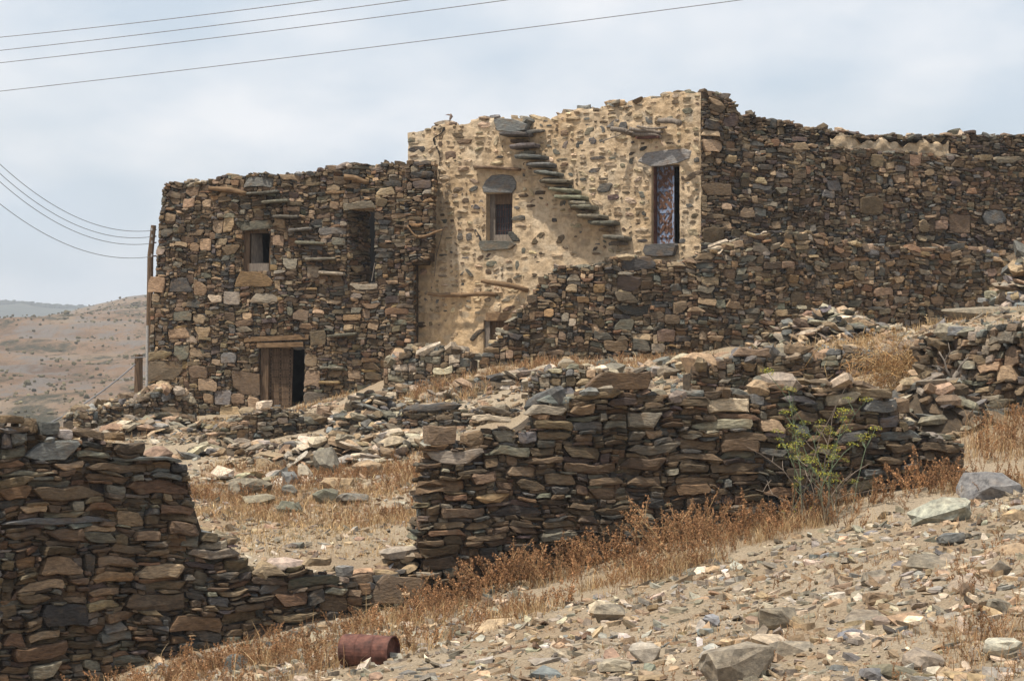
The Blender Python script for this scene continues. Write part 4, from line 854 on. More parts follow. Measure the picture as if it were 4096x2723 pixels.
iu = np.arange(opl[0], opl[1], .05); iv = np.arange(4.4, opl[3] + .02, .05); IU, IV = np.meshgrid(iu, iv, indexing='ij')
ID = .03 + .03 * np.sin(IU * 5 + 1) * np.sin(IV * 9) + .02 * np.sin(IU * 17 + IV * 7) * np.sin(IV * 21) + rng.normal(0, .006, IU.shape)
IV = np.minimum(IV, top3b(IU) - .14 + .06 * np.sin(IU * 6) + .04 * np.sin(IU * 17 + 1))
big_mesh('inner_plaster', W3b.map(IU.ravel(), IV.ravel(), ID.ravel()) - c2, grid_faces(*IU.shape), M['plaster'], house2, smooth=True)
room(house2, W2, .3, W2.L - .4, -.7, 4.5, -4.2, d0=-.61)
# window of the plastered wall
a, b, v0, v1 = o_w2; wn = sub_empty('window', W2, (a + b) / 2, v0, -.2, house2, c2)
for nm, q4, d0, d1, mt in (('frame_post', (0, .2, 0, 1), -.2, -.3, 'greywood'), ('frame_post', (.94, 1, 0, 1), -.2, -.3, 'greywood'), ('frame_head', (.2, .94, .78, 1), -.19, -.3, 'wood'), ('frame_sill', (.2, .94, 0, .14), -.19, -.3, 'greywood'), ('pane', (.2, .94, .14, .78), -.27, -.285, 'pane')):
    child(nm, box_uvd(W2, *sub(W2, a, b, v0, v1, *q4), d0, d1), BOXF, M[mt], wn)
for i in range(7):
    x = .26 + .1 * i; V, Fc = tube([W2.pt(a + (b - a) * x, v0 + (v1 - v0) * .14, -.255), W2.pt(a + (b - a) * (x + .015), v0 + (v1 - v0) * .78, -.255)], .006, 4); child('mesh_wire', V, Fc, M['rust'], wn)
for i in range(4):
    y = .22 + .15 * i; V, Fc = tube([W2.pt(a + (b - a) * .2, v0 + (v1 - v0) * y, -.25), W2.pt(a + (b - a) * .94, v0 + (v1 - v0) * (y + .02), -.25)], .005, 4); child('mesh_wire', V, Fc, M['rust'], wn)
def flat_stone(name, W, r, pts, parent, rng, col, d0=-.1, d1=.05, bv=.03):
    q = [W.rpix(r, x, y) for x, y in pts]; c = np.mean(q, 0); n = len(q); V = []; Fc = []
    for sc, d in ((1, d0), (1, d1 - bv), (.94, d1)):
        for u, v in q: V.append(W.pt(c[0] + (u - c[0]) * sc, c[1] + (v - c[1]) * sc, d + rng.normal(0, .003)))
    for j in range(2):
        for i in range(n): i2 = (i + 1) % n; Fc.append((j * n + i, j * n + i2, (j + 1) * n + i2, (j + 1) * n + i))
    Fc.append(tuple(2 * n + i for i in range(n)))
    cc = vary(rng, col); child(name, V, Fc, M['stone'], parent, np.clip(cc * (1 + rng.normal(0, .06, (len(V), 1))), .01, .8))
flat_stone('lintel', W2, 2, [(455, 642), (448, 615), (470, 575), (500, 548), (560, 542), (615, 552), (636, 585), (632, 622), (612, 645)], house2, rng, 'bl', d1=.02, bv=.015)
flat_stone('window_ledge', W2, 2, [(433, 925), (440, 905), (615, 905), (640, 925), (610, 948), (520, 955), (470, 962), (445, 955)], house2, rng, 'sg', d1=.08)
flat_stone('lintel', W2, 2, [(1297, 470), (1340, 425), (1440, 412), (1550, 402), (1592, 415), (1580, 455), (1520, 480), (1430, 497), (1365, 500)], house2, rng, 'bl', d1=.02, bv=.015)
flat_stone('threshold', W2, 2, [(1332, 960), (1345, 925), (1510, 918), (1518, 930), (1500, 985), (1400, 992), (1345, 985)], house2, rng, 'sg', d1=.12)
flat_stone('landing_slab', W2, 2, [(528, 250), (560, 240), (640, 246), (715, 275), (705, 305), (640, 318), (545, 308)], house2, rng, 'bl', d1=.2)
slab_at('hood_slab', W2, 2, (398, 502, 662, 530), house2, rng, out=.22, th=.06, col='br')
slab_at('step', W2, 2, (680, 300, 792, 328), house2, rng, out=.2, th=.06, col='sg')
for bx_, cc in (((530,312,735,362),'sg'), ((582,378,770,424),'sg'), ((630,440,822,480),'sg'), ((675,482,860,526),'sg'), ((722,526,898,568),'sg'), ((757,572,945,616),'gg'), ((795,618,992,660),'gg'), ((835,660,1028,696),'gg'), ((895,694,1045,720),'gt'), ((910,712,1085,746),'gg'), ((940,760,1142,798),'gt'), ((1025,796,1203,838),'gg'), ((1095,878,1268,912),'gg')):
    slab_at('step', W2, 2, bx_, house2, rng, out=.55, th=.078, col=cc)
    slab_at('step_packing', W2, 2, (bx_[0] + 70, bx_[3] - 2, bx_[2] - 25, bx_[3] + 20), house2, rng, out=.28, th=.07, col=['br', 'gt', 'gg'][rng.integers(3)])
# blue door: leaf with crossed bars, standing ajar
a, b, v0, v1 = o_d2; dr = sub_empty('door', W2, (a + b) / 2, v0, -.2, house2, c2)
def dl(x, y, dd): return W2.pt(a + (b - a) * (.06 + .66 * x), v0 + (v1 - v0) * y, -.16 - .10 * (1 - x) + dd)
def lbox(x0, x1, y0, y1, e0, e1): return [dl(x, y, e) for e in (e1, e0) for x, y in ((x0, y0), (x0, y1), (x1, y1), (x1, y0))]
child('door_panel', lbox(0, 1, .01, .99, -.03, 0), BOXF, M['blue'], dr)
for x0, x1, y0, y1 in ((0, .1, .01, .99), (.9, 1, .01, .99), (.1, .9, .01, .06), (.1, .9, .95, .99), (.1, .9, .40, .44), (.1, .9, .68, .715), (.1, .9, .09, .12)):
    child('door_rail', lbox(x0, x1, y0, y1, .002, .022), BOXF, M['blue'], dr)
for (x0, y0, x1, y1) in ((.12, .94, .88, .73), (.88, .94, .12, .73), (.12, .83, .5, .73), (.88, .83, .5, .94), (.12, .67, .88, .46), (.88, .67, .12, .46), (.12, .57, .5, .46), (.5, .67, .88, .57), (.12, .39, .88, .14), (.88, .39, .12, .14), (.12, .27, .5, .39), (.5, .14, .88, .27)):
    p, q = np.array([x0, y0]), np.array([x1, y1]); dv = q - p; nrm = np.array([-dv[1] * 6, dv[0] / 6]); nrm = nrm / np.linalg.norm(nrm * np.array([.62, 2.2])) * .05
    child('door_bar', [dl(*(pp + s * nrm), e) for e in (.018, .002) for pp, s in ((p, 1), (p, -1), (q, -1), (q, 1))], BOXF, M['rustbar'], dr)
child('door_post', box_uvd(W2, *sub(W2, a, b, v0, v1, 0, .05, 0, 1), -.12, -.3), BOXF, M['rust'], dr)
# lower door behind the ramp
a, b, v0, v1 = o_l2; dr = sub_empty('lower_door', W2, (a + b) / 2, v0, -.2, house2, c2)
child('door_post', box_uvd(W2, *sub(W2, a, b, v0, v1, 0, .16, 0, 1), -.06, -.2), BOXF, M['greywood'], dr)
for i in range(4): child('plank', box_uvd(W2, *sub(W2, a, b, v0, v1, .165 + .2 * i, .36 + .2 * i, 0, 1), -.13, -.17), BOXF, M['wood'], dr)
q = np.array(box_uvd(W2, o_l2[0] + .1, o_l2[1] + .1, v1 - .02, v1 + .15, .1, -.4)); child('lintel_beam', q, BOXF, M['beam'], dr)
# beams and sticks jutting from the plaster
for p, q_, r0, r1, d0, d1 in (((190,1192),(365,1208),.04,.05,.35,.0), ((370,1195),(535,1200),.05,.045,.3,-.02), ((495,1122),(700,1175),.05,.06,.5,.0), ((1420,246),(1572,276),.05,.07,.1,.5), ((1195,302),(1290,330),.06,.05,.45,.05), ((1290,300),(1420,322),.045,.04,.4,.02), ((1300,322),(1430,342),.05,.05,.3,.02), ((1320,292),(1475,296),.025,.02,.3,.2), ((1250,316),(1440,318),.03,.03,.2,.05), ((1100,376),(1290,300),.014,.012,.1,.3)):
    log('beam', [wp(W2, 2, *p, d0), wp(W2, 2, *q_, d1)], r0, r1, house2, 'greywood' if p[0] > 1000 else 'beam')
plate('beam_board', W2, *[W2.rpix(2, 1303, 345)[0], W2.rpix(2, 1425, 345)[0], W2.rpix(2, 1360, 350)[1], W2.rpix(2, 1360, 338)[1]], .2, .0, 'rust', house2)
cord = tube([wp(W2, 2, 240, 850, .06), wp(W2, 2, 205, 980, .05), wp(W2, 2, 195, 1100, .07)], .008, 4); child('cord', cord[0], cord[1], M['greywood'], house2)

# ---- stepped stone ramp in front, running on as the low retaining wall under the side wall
WR = Wall([(1920, 48.4), (2400, 48.3), (2830, 48.9), (3400, 50.4), (4260, 53.2), (4800, 55.0)])
topR = WR.prof([NP(2, *a) for a in [(440,1520),(500,1480),(590,1350),(640,1295),(710,1225),(760,1140),(800,1090),(870,1052),(1000,1045),(1090,1036),(1150,995),(1300,992),(1400,1015),(1500,1030),(1600,1015)]] + [NP(3, *a) for a in [(200,960),(300,925),(420,880),(530,862),(800,862),(950,918),(1150,935),(1350,945),(1550,930),(1750,960),(1900,985),(2130,1000)]])
heroR = rects_from(WR, 2, [(1190,1085,1310,1170,'pu'),(1175,1252,1365,1303,'ds'),(1165,1328,1285,1388,'gg'),(1265,1435,1365,1495,'gg'),(1405,1390,1500,1455,'pk'),(1485,1240,1555,1300,'pk'),(1210,995,1390,1060,'sg'),(1370,1465,1450,1510,'gt'),(1170,1180,1300,1235,'db'),(1445,1310,1520,1360,'br'),(910,1150,970,1190,'tn'),(865,1405,902,1450,'pk'),(920,1330,960,1370,'pa'),(1055,1400,1160,1440,'gg'),(1110,1445,1240,1500,'br'),(580,1500,620,1540,'pk')])
heroR += rects_from(WR, 3, [(640,1185,705,1250,'br'),(265,1050,330,1110,'br'),(145,1100,240,1145,'tn'),(270,1232,345,1272,'tn'),(570,1025,640,1060,'pk'),(1070,1165,1190,1205,'tn'),(1190,1210,1280,1245,'gt'),(1395,1205,1475,1250,'tn'),(820,1155,850,1205,'br'),(1010,1010,1060,1040,'br'),(760,1020,840,1045,'gt')])
dry_wall('stepped rubble ramp running on as the retaining wall under the side wall', WR, topR, heroR, LOW_PAL, seed=41, vis=(0, WR.pix(4100, 1200)[0]), thick=.9, caps=190, nsep=300, st=dict(proud=(-.04, .06), bev=.014, tilt=.18), cap=dict(size=(.12, .4), flat=(.12, .4)), **(SP | dict(tm=.056, chunk=.18)))
# ------------------------------------------------------------------ loose rocks
rng = np.random.default_rng(303)
def solo_rock(name, label, q, size, col, rng, group=None, rz=None, tilt=.12, n=8, cat='rock', sink=.25):
    """size = (length, depth, height) in metres, standing on the ground at q"""
    V, Fc = hull_rock(rng, 17, 3.2) if name not in ('slate_block', 'flat_rock') else hull_rock(rng, 30, 9.0); V, Fc = rough(V, Fc, rng, 1, .022); V = V * np.array(size) @ rot3(rng.uniform(-.35, .35) if rz is None else rz, rng.normal(0, tilt), rng.normal(0, tilt)).T
    c = vary(rng, col); V[:, 2] -= V[:, 2].min()
    o = mesh_obj(name, V, Fc, M['rock'], None, np.clip(c * (1 + rng.normal(0, .07, (len(V), 1))), .01, .8), (q[0], q[1], q[2] - sink * size[2]))
    return tag(o, label, cat, group)
def px_rock(r, box, Y0, Y1, col, name, label, rz=None, depth=.75, sink=.2, hs=1.0):
    x0, y0, x1, y1 = box; nx, ny = NP(r, (x0 + x1) / 2, y1); q = hit(nx, ny, Y0, Y1); s = q[1] / F / REG[r][2]
    w = (x1 - x0) * s; hgt = (y1 - y0) * s * hs
    return solo_rock(name, label, q + np.array([0, depth * w * .3, 0]), (w, w * depth, hgt / (1 - sink)), col, rng, None, rz, .08, sink=sink)
CY = (29.6, 42)
for box, col, nm, lb in [
    ((135,575,350,655), 'gt', 'flat_rock', 'broad flat grey slab lying in the courtyard grass below the retaining wall'),
    ((205,655,365,702), 'gt', 'flat_rock', 'long pale slab lying flat at the edge of the courtyard grass'),
    ((385,528,490,612), 'bl', 'angular_rock', 'blue-grey angular rock leaning among the courtyard rubble'),
    ((553,418,690,548), 'gg', 'angular_rock', 'big upright wedge of dark greenish rock in the courtyard rubble'),
    ((385,388,520,458), 'sg', 'rounded_rock', 'smooth rounded slate-grey rock at the foot of the retaining wall'),
    ((740,478,900,562), 'tn', 'angular_rock', 'large tan angular rock right of the upright greenish wedge'),
    ((585,568,765,632), 'tn', 'flat_rock', 'light tan tilted slab below the upright greenish wedge'),
    ((555,620,680,695), 'gg', 'flat_rock', 'grey-green sloping slab half buried in courtyard grass'),
    ((670,650,835,692), 'gg', 'flat_rock', 'low grey-green slab beside the sloping one in courtyard grass'),
    ((272,472,365,528), 'tn', 'angular_rock', 'tan block resting on thin slabs beside the retaining wall'),
    ((480,498,552,592), 'gt', 'angular_rock', 'narrow upright pale rock left of the greenish wedge'),
    ((35,505,165,582), 'pa', 'rounded_rock', 'pale buff boulder at the foot of the path to the door'),
    ((395,600,480,660), 'sg', 'angular_rock', 'small grey rock under the leaning blue-grey rock'),
    ((120,795,172,830), 'br', 'angular_rock', 'small brown rock alone on the courtyard earth'),
    ((440,895,515,920), 'bl', 'flat_rock', 'thin blue-grey flake on the bare courtyard earth'),
    ((375,680,505,735), 'gg', 'flat_rock', 'flat grey-green slab low in the reddish courtyard grass')]:
    px_rock(5, box, *CY, col, nm, lb)
for r, box, Y0, Y1, col, nm, lb in [
    (5, (1145,5,1300,75), 43, 48, 'pa', 'angular_rock', 'pale cracked boulder behind the crumbling terrace wall'),
    (5, (570,215,655,275), 43.5, 50, 'pk', 'angular_rock', 'pinkish block on the ground right of the wooden door'),
    (6, (345,105,470,175), 43, 50, 'pa', 'angular_rock', 'pale buff boulder in front of the low plank door'),
    (6, (555,160,690,225), 41, 48, 'tn', 'angular_rock', 'tan angular boulder on the grassy terrace'),
    (6, (1060,108,1195,190), 41, 48, 'gg', 'angular_rock', 'grey-green slab tilted on the terrace before the ramp'),
    (6, (1405,160,1535,225), 41, 48, 'gt', 'rounded_rock', 'pale grey boulder on the terrace before the retaining wall'),
    (6, (1230,140,1330,175), 42, 48, 'pa', 'rounded_rock', 'small buff boulder at the foot of the ramp'),
    (7, (1545,1005,1920,1150), 27, 32.5, 'bl', 'boulder', 'big pale blue-grey boulder in the weeds right of the wall end'),
    (7, (1280,1150,1620,1275), 25, 31, 'lg', 'slate_block', 'long layered grey slate block at the crest of the gravel slope'),
    (8, (395,555,520,635), 21, 26, 'pa', 'angular_rock', 'pale cream rock at the edge of the weeds on the slope'),
    (8, (430,585,580,660), 21, 26, 'gt', 'angular_rock', 'tan rock leaning against the pale cream rock'),
    (8, (1165,600,1340,695), 17, 25, 'gt', 'flat_rock', 'long pale pinkish slab lying askew in the middle of the gravel slope'),
    (8, (580,755,720,845), 17, 24, 'lg', 'angular_rock', 'grey wedge-shaped rock with dark underside low on the slope'),
    (8, (440,830,600,885), 17, 24, 'gt', 'flat_rock', 'flat tan rock beside the grey wedge low on the slope'),
    (8, (910,760,1225,920), 15, 22, 'gt', 'slate_block', 'long layered tan slate lying diagonally at the bottom of the slope'),
    (8, (1520,690,1640,745), 16, 24, 'bl', 'angular_rock', 'dark grey pointed rock on the gravel slope'),
    (8, (1630,430,1745,495), 18, 27, 'gt', 'angular_rock', 'tan rock with dark shaded side on the upper gravel slope'),
    (8, (1490,478,1590,515), 18, 27, 'pk', 'rounded_rock', 'pinkish rock on the upper gravel slope'),
    (8, (2180,735,2359,830), 13, 20, 'lg', 'angular_rock', 'large grey-green rock in the weeds at the right of the slope'),
    (8, (2190,555,2310,625), 15, 23, 'gt', 'angular_rock', 'tan split rock in the rusty weeds at the right'),
    (8, (1820,800,2010,880), 13, 20, 'gt', 'slate_block', 'layered tan slate among rusty weeds at the lower right'),
    (8, (1620,870,1740,925), 13, 19, 'bl', 'angular_rock', 'dark grey rock at the bottom edge of the slope'),
    (8, (2215,385,2320,450), 17, 26, 'gt', 'rounded_rock', 'buff rounded rock in the scrub at the right'),
    (8, (1975,265,2100,315), 20, 28, 'bl', 'flat_rock', 'grey-violet flat rock on the crest of the gravel slope'),
    (8, (885,690,975,720), 17, 25, 'bl', 'flat_rock', 'small dark slate lying flat on the lower slope'),
    (8, (915,625,990,680), 18, 25, 'bl', 'flat_rock', 'thin dark slate standing on edge on the slope'),
    (8, (1850,570,1930,602), 16, 24, 'gt', 'rounded_rock', 'smooth oval stone beside the rusty weeds'),
    (8, (1640,525,1760,580), 17, 25, 'pk', 'flat_rock', 'pinkish flat rock on the right of the gravel slope'),
    (8, (2070,485,2140,545), 16, 25, 'br', 'angular_rock', 'brown angular rock at the right of the slope'),
    (8, (2260,160,2359,205), 21, 29, 'tn', 'flat_rock', 'tan slab on the crest at the right'),
    (5, (350,1360,460,1440), 23, 27, 'sg', 'angular_rock', 'pale grey upturned flake in the weeds left of the rusty bucket'),
    (5, (530,1325,610,1405), 24, 27.5, 'pa', 'angular_rock', 'cream block behind the rusty bucket'),
    (5, (105,1440,235,1525), 22, 26, 'sg', 'angular_rock', 'grey rock in the weeds under the tall left wall'),
    (5, (1010,1365,1130,1410), 23, 27.5, 'tn', 'flat_rock', 'tan slab right of the rusty bucket')]:
    px_rock(r, box, Y0, Y1, col, nm, lb)
# long slab on the bank
nx, ny = NP(3, 1560, 1330); q = P3(nx + 170, ny, 43.5)
V, Fc = rock_shape(rng, 9, 1.0); V = V * np.array([1.9, .7, .22]); c = vary(rng, 'gt')
o = mesh_obj('long_slab', V, Fc, M['rock'], None, np.clip(c * (1 + rng.normal(0, .07, (len(V), 1))), 0, 1), (q[0], q[1], q[2] + .1)); tag(o, 'long pale stone slab lying on the bank below the dark retaining wall', 'rock')

# many loose stones: the largest as things, the rest as scattered rubble
LIB = [(lambda q: (q[0] * np.array([1, .85, .4]), q[1]))(hull_rock(np.random.default_rng(900 + i), 13, 3.0)) for i in range(40)]
LIBM = []; LIBK = []; ADJ = dict(gt='greyish tan', tn='warm tan', lg='light grey', pa='cream', br='brown', gg='greenish grey', pk='pinkish', sg='dark grey', bl='bluish grey')
for i, (V, Fc) in enumerate(LIB):
    me = bpy.data.meshes.new('loose_rock'); me.from_pydata(V.tolist(), [], Fc); me.materials.append(M['rock'])
    kk = list(SCREE_PAL)[rng.choice(len(SCREE_PAL), p=np.array(list(SCREE_PAL.values())) / sum(SCREE_PAL.values()))]; LIBK.append(ADJ[kk]); c = vary(rng, kk); set_cols(me, np.clip(c * (1 + rng.normal(0, .07, (len(V), 1))), 0, 1)); LIBM.append(me)
def scatter(zone_fn, n_big, n_small, label, group, big=(.14, .42), small=(.025, .10), name='loose_rock', stuff='gravel', stuff_label='', pal=SCREE_PAL, seed=0, flat=(.25, .75), spow=2.2):
    rg = np.random.default_rng(seed)
    pts = zone_fn(rg, n_big); z = T(pts[:, 0], pts[:, 1])
    for i in range(len(pts)):
        s = big[0] + (big[1] - big[0]) * rg.random() ** 2.6; fl = rg.uniform(*flat)
        ki = rg.integers(len(LIBM)); o = bpy.data.objects.new(name, LIBM[ki]); COL.objects.link(o)
        o.scale = (s * rg.uniform(.9, 1.5), s * rg.uniform(.7, 1.1), s * fl * 2.0); o.location = (pts[i, 0], pts[i, 1], z[i] - s * fl * .02)
        o.rotation_euler = (rg.normal(0, .16), rg.normal(0, .16), rg.uniform(0, 6.3)); tag(o, LIBK[ki] + ' ' + label, 'rock', LIBK[ki] + ' ' + group)
    pts = zone_fn(rg, n_small); z = T(pts[:, 0], pts[:, 1]); VV_, LI, LT, CC = [], [], [], []; nv_ = 0
    low = [chip_shape(np.random.default_rng(700 + i), 4 + i % 3) for i in range(14)]
    li0 = [np.array([k for f in F_ for k in f]) for _, F_ in low]; lt0 = [np.array([len(f) for f in F_]) for _, F_ in low]
    for i in range(len(pts)):
        k = rg.integers(14); V = low[k][0]; s = small[0] + (small[1] - small[0]) * rg.random() ** spow; a = rg.uniform(0, 6.3); ca, sa = math.cos(a) * s, math.sin(a) * s
        tx, ty = rg.normal(0, .3, 2); x = V[:, 0] * 1.45; y = V[:, 1] * .8; zz = V[:, 2] * s * rg.uniform(.12, .42)
        VV_.append(np.stack([pts[i, 0] + ca * x - sa * y, pts[i, 1] + sa * x + ca * y, z[i] + zz + s * (tx * x + ty * y) + s * .05], 1))
        LI.append(li0[k] + nv_); LT.append(lt0[k]); nv_ += len(V); CC.append(np.broadcast_to(pick(rg, pal) * 1.05, (len(V), 3)))
    if n_small:
        o = big_mesh(stuff, np.concatenate(VV_), (np.concatenate(LI), np.concatenate(LT)), M['rock'], None, np.concatenate(CC), 'stuff'); tag(o, stuff_label, 'gravel')
def zone_poly(pts, cond=None):
    pts = np.array(pts, dtype=float); lo, hi = pts.min(0), pts.max(0)
    def inside(p):
        x, y = p[:, 0], p[:, 1]; r = np.zeros(len(p), bool); j = len(pts) - 1
        for i in range(len(pts)):
            xi, yi = pts[i]; xj, yj = pts[j]; r ^= ((yi > y) != (yj > y)) & (x < (xj - xi) * (y - yi) / (yj - yi + 1e-12) + xi); j = i
        return r
    def fn(rg, n):
        out = np.zeros((0, 2))
        while len(out) < n:
            p = rg.uniform(lo, hi, (max(2 * n, 50), 2)); k = inside(p)
            if cond is not None: k &= cond(p, rg)
            out = np.concatenate([out, p[k]])
        return out[:n]
    return fn
slope = zone_poly([(-3.8, 19), (-1.0, 12.5), (4.2, 11.5), (5.6, 20), (7.0, 29.4), (4.5, 28.0), (.6, 25.2), (-2.6, 24.3), (-4.6, 23.5)])
scatter(slope, 130, 16500, 'loose flat stone lying on the gravel slope in front of the walls', 'loose stones on the gravel slope', big=(.15, .5), small=(.018, .17), spow=4.4, stuff='gravel', stuff_label='pale stone chips and gravel covering the slope', seed=51)
scatter(zone_poly([(4.2, 11.5), (7.5, 12), (9.5, 22), (9.5, 30), (7.0, 29.4), (5.6, 20)]), 0, 4500, '', '', small=(.02, .2), spow=3.5, stuff='outer_gravel', stuff_label='pale stone chips on the slope below the stone bank', seed=58)
court = zone_poly([(-4.1, 27.5), (-.8, 29.5), (-.6, 42), (-5.6, 42.5), (-5.4, 33)])
scatter(court, 32, 4200, 'small loose stone on the dry grass of the courtyard', 'loose stones in the courtyard', big=(.1, .32), small=(.03, .15), stuff='courtyard_gravel', stuff_label='small stones scattered over the courtyard earth', seed=52)
gapz = zone_poly([(-4.0, 27.0), (-2.6, 26.9), (-1.2, 27.6), (-.9, 28.6), (-2.5, 28.4), (-4.0, 27.9)])
scatter(gapz, 22, 600, 'pale stone fallen in the gap of the enclosure wall', 'stones fallen in the wall gap', big=(.14, .4), small=(.04, .14), stuff='gap_rubble', stuff_label='pale broken stones lying in the gap of the wall', seed=53, pal=RUB_PAL)
ter = zone_poly([(-1.8, 42.2), (3.6, 39), (7.5, 38.6), (9.8, 41), (10.5, 49), (4.5, 47), (-.6, 48), (-2.3, 48.6), (-2.6, 46)])
scatter(ter, 62, 5000, 'weathered stone lying on the terraces below the houses', 'loose stones on the terraces', big=(.14, .5), small=(.04, .22), stuff='terrace_rubble', stuff_label='small rubble strewn over the terraces below the houses', seed=54, pal=RUB_PAL)
pathz = zone_poly([(-8.6, 45.5), (-5.0, 43.0), (-3.6, 45.2), (-3.4, 50.5), (-7.6, 52), (-9.0, 48)])
scatter(pathz, 26, 2600, 'pale stone lying on the path up to the wooden door', 'loose stones by the door path', big=(.12, .4), small=(.04, .2), stuff='path_rubble', stuff_label='pale rubble along the path to the wooden door', seed=55, pal=RUB_PAL)
foot = zone_poly([(-4.6, 25.0), (-3.9, 25.75), (-2.5, 26.5), (-1.1, 27.3), (.2, 27.5), (.2, 25.2), (-2.2, 22.4), (-4.4, 21.6)])
scatter(foot, 26, 3400, 'pale rock in the weeds at the foot of the wall near the bucket', 'pale rocks near the bucket', big=(.14, .42), small=(.04, .2), stuff='wall_foot_rubble', stuff_label='pale chips and rubble at the foot of the wall', seed=56, pal=SCREE_PAL)

# piles of slabs
def pile(label, base_pts, peak, n, seed, size=(.18, .5), pal=RUB_PAL, nsep=200, rx=1.8, ry=1.2):
    rg = np.random.default_rng(seed); cx_, cy_ = base_pts; z0 = Tz(cx_, cy_); root = empty('rubble_pile', (cx_, cy_, z0), label, 'rubble pile'); J = Joined()
    for i in range(n):
        r = rg.random() ** .55; a = rg.uniform(0, 6.3); x = cx_ + r * rx * math.cos(a); y = cy_ + r * ry * math.sin(a); s = rg.uniform(*size) * (1.1 - .35 * r)
        z = max(Tz(x, y), z0 - .6) + (peak * (1 - r) ** 1.0) * rg.uniform(.86, 1.0); fl = rg.uniform(.12, .45)
        V, Fc = rock_shape(rg, 7, fl); t = .32; out = np.array([math.cos(a), math.sin(a)])
        V = V * s * np.array([1.25, .85, 1]) @ rot3(rg.uniform(0, 6.3), rg.normal(0, t), rg.normal(0, t)).T; c = pick(rg, pal); cc = np.clip(c * (1 + rg.normal(0, .08, (len(V), 1))), 0, 1); q = np.array([x, y, z + .02])
        if i < nsep: child('slab', V + q, Fc, M['rock'], root, cc)
        else: J.add(V + q - np.array(root.location), Fc, cc)
    # solid heart of the pile
    V = [(0, 0, peak * .82)]; Fc = []
    for j, f in enumerate((.35, .7, 1.0)):
        for k in range(14): a = 2 * math.pi * k / 14; x = f * rx * math.cos(a); y = f * ry * math.sin(a); V.append((x, y, peak * .82 * (1 - f) + (Tz(cx_ + x, cy_ + y) - z0 - .1) * f))
    for k in range(14): Fc.append((0, 1 + k, 1 + (k + 1) % 14))
    for j in range(2):
        for k in range(14): a_, b_ = 1 + j * 14 + k, 1 + j * 14 + (k + 1) % 14; Fc.append((a_, a_ + 14, b_ + 14, b_))
    mesh_obj('pile_core', V, Fc, M['core'], root)
    J.build('small_slabs', M['rock'], root)
q = gp(3, 815, 1440, 47.4); pile('cone-shaped pile of pale slate slabs below the retaining wall', (q[0], 47.4), .72, 330, 61, rx=1.75, ry=.9, size=(.16, .46))
q = gp(3, 1880, 1290, 44.0); pile('tall heap of stacked pale slates beside the long slab', (q[0] + .35, 44.6), 1.35, 220, 62, rx=1.0, ry=.8, size=(.25, .6), nsep=150)
q = gp(5, 870, 420, 42.6); pile('spill of pale slates between the two terrace walls', (q[0] - .15, 42.3), .62, 130, 63, rx=.75, ry=.8, nsep=130, size=(.15, .4))
q = gp(4, 860, 150, 46.5); pile('mound of pale broken blocks beside the stone house corner', (q[0], 46.4), .38, 120, 64, rx=1.1, ry=.6, nsep=120, size=(.2, .42))

PAL_P = dict(gt=.3, tn=.24, pa=.16, lg=.12, sg=.08, pk=.05, br=.05)
for (r_, x_, y_, Y_, rx_, ry_, pk_, n_, lb_) in [(5, 640, 545, 39.6, 1.7, .8, .38, 120, 'spread of pale fallen slabs around the upright greenish wedge'), (5, 230, 640, 37.2, 1.1, .7, .14, 50, 'low scatter of pale slabs by the long flat slab in the courtyard'),
    (5, 960, 500, 39.5, .9, .6, .3, 70, 'heap of fallen slates under the terrace wall with the long dark slab'), (6, 560, 235, 43.6, 1.9, .5, .22, 90, 'line of tumbled pale blocks on the grassy terrace'), (4, 1190, 470, 41.4, .9, .6, .22, 70, 'pale stones fallen from the low retaining wall beside the path'),
    (6, 1480, 250, 42.0, 1.6, .6, .25, 90, 'scattered heap of pale slabs on the terrace before the retaining wall'), (4, 700, 215, 45.6, 1.1, .5, .3, 80, 'pale broken slabs spilling before the rubble wall at the house corner'), (5, 700, 240, 46.5, .9, .6, .16, 50, 'small pale stones heaped right of the wooden door')]:
    q = gp(r_, x_, y_, Y_); pile(lb_, (q[0], Y_), pk_, n_, 70 + n_ + int(x_), rx=rx_, ry=ry_, nsep=120, size=(.14, .46), pal=PAL_P)
pile('slates slumped at the broken end of the enclosure wall beside the gap', (-1.28, 27.75), .55, 60, 66, rx=.42, ry=.4, size=(.14, .34), nsep=60, pal=RUB_PAL | dict(db=.3, br=.4))
q = gp(7, 1390, 800, 33.4); pile('loose slates tumbled behind the low end of the enclosure wall', (q[0], 33.3), .75, 150, 65, rx=.95, ry=.8, size=(.2, .5), pal=RUB_PAL | dict(db=.2, br=.25, ds=.1))
# ------------------------------------------------------------------ rusty bucket and tin can
def cyl(name, p0, p1, r, mat, parent, n=28, rims=(), open_end=True):
    p0, p1 = np.array(p0), np.array(p1); ax = p1 - p0; Ln = np.linalg.norm(ax); ax /= Ln; s = np.cross(ax, [0, 0, 1]); s /= np.linalg.norm(s); w = np.cross(s, ax); V = []; Fc = []
    prof = [(0, 0), (0, r * .97), (.02, r)]
    for f in rims: prof += [(f - .02, r), (f, r * 1.035), (f + .02, r)]
    prof += [(.965, r), (.97, r * 1.03), (1, r * 1.03), (1, r * .95)] + ([(.93, r * .94), (.925, 0)] if open_end else [(1, 0)])
    for t, rr in prof:
        for k in range(n): a = 2 * math.pi * k / n; V.append(p0 + ax * Ln * t + rr * (math.cos(a) * s + math.sin(a) * w) * (1 + .012 * math.sin(3 * a + 7 * t)))
    for j in range(len(prof) - 1):
        for k in range(n): a, b = j * n + k, j * n + (k + 1) % n; Fc.append((a, b, b + n, a + n))
    return child(name, V, Fc, M[mat], parent, smooth=False)
q = hit(*NP(5, 850, 1492), 22.0, 26.5); r = .152; DRUM = q.copy()
bk = empty('bucket', q, 'rusty red metal drum lying on its side among the weeds', 'bucket')
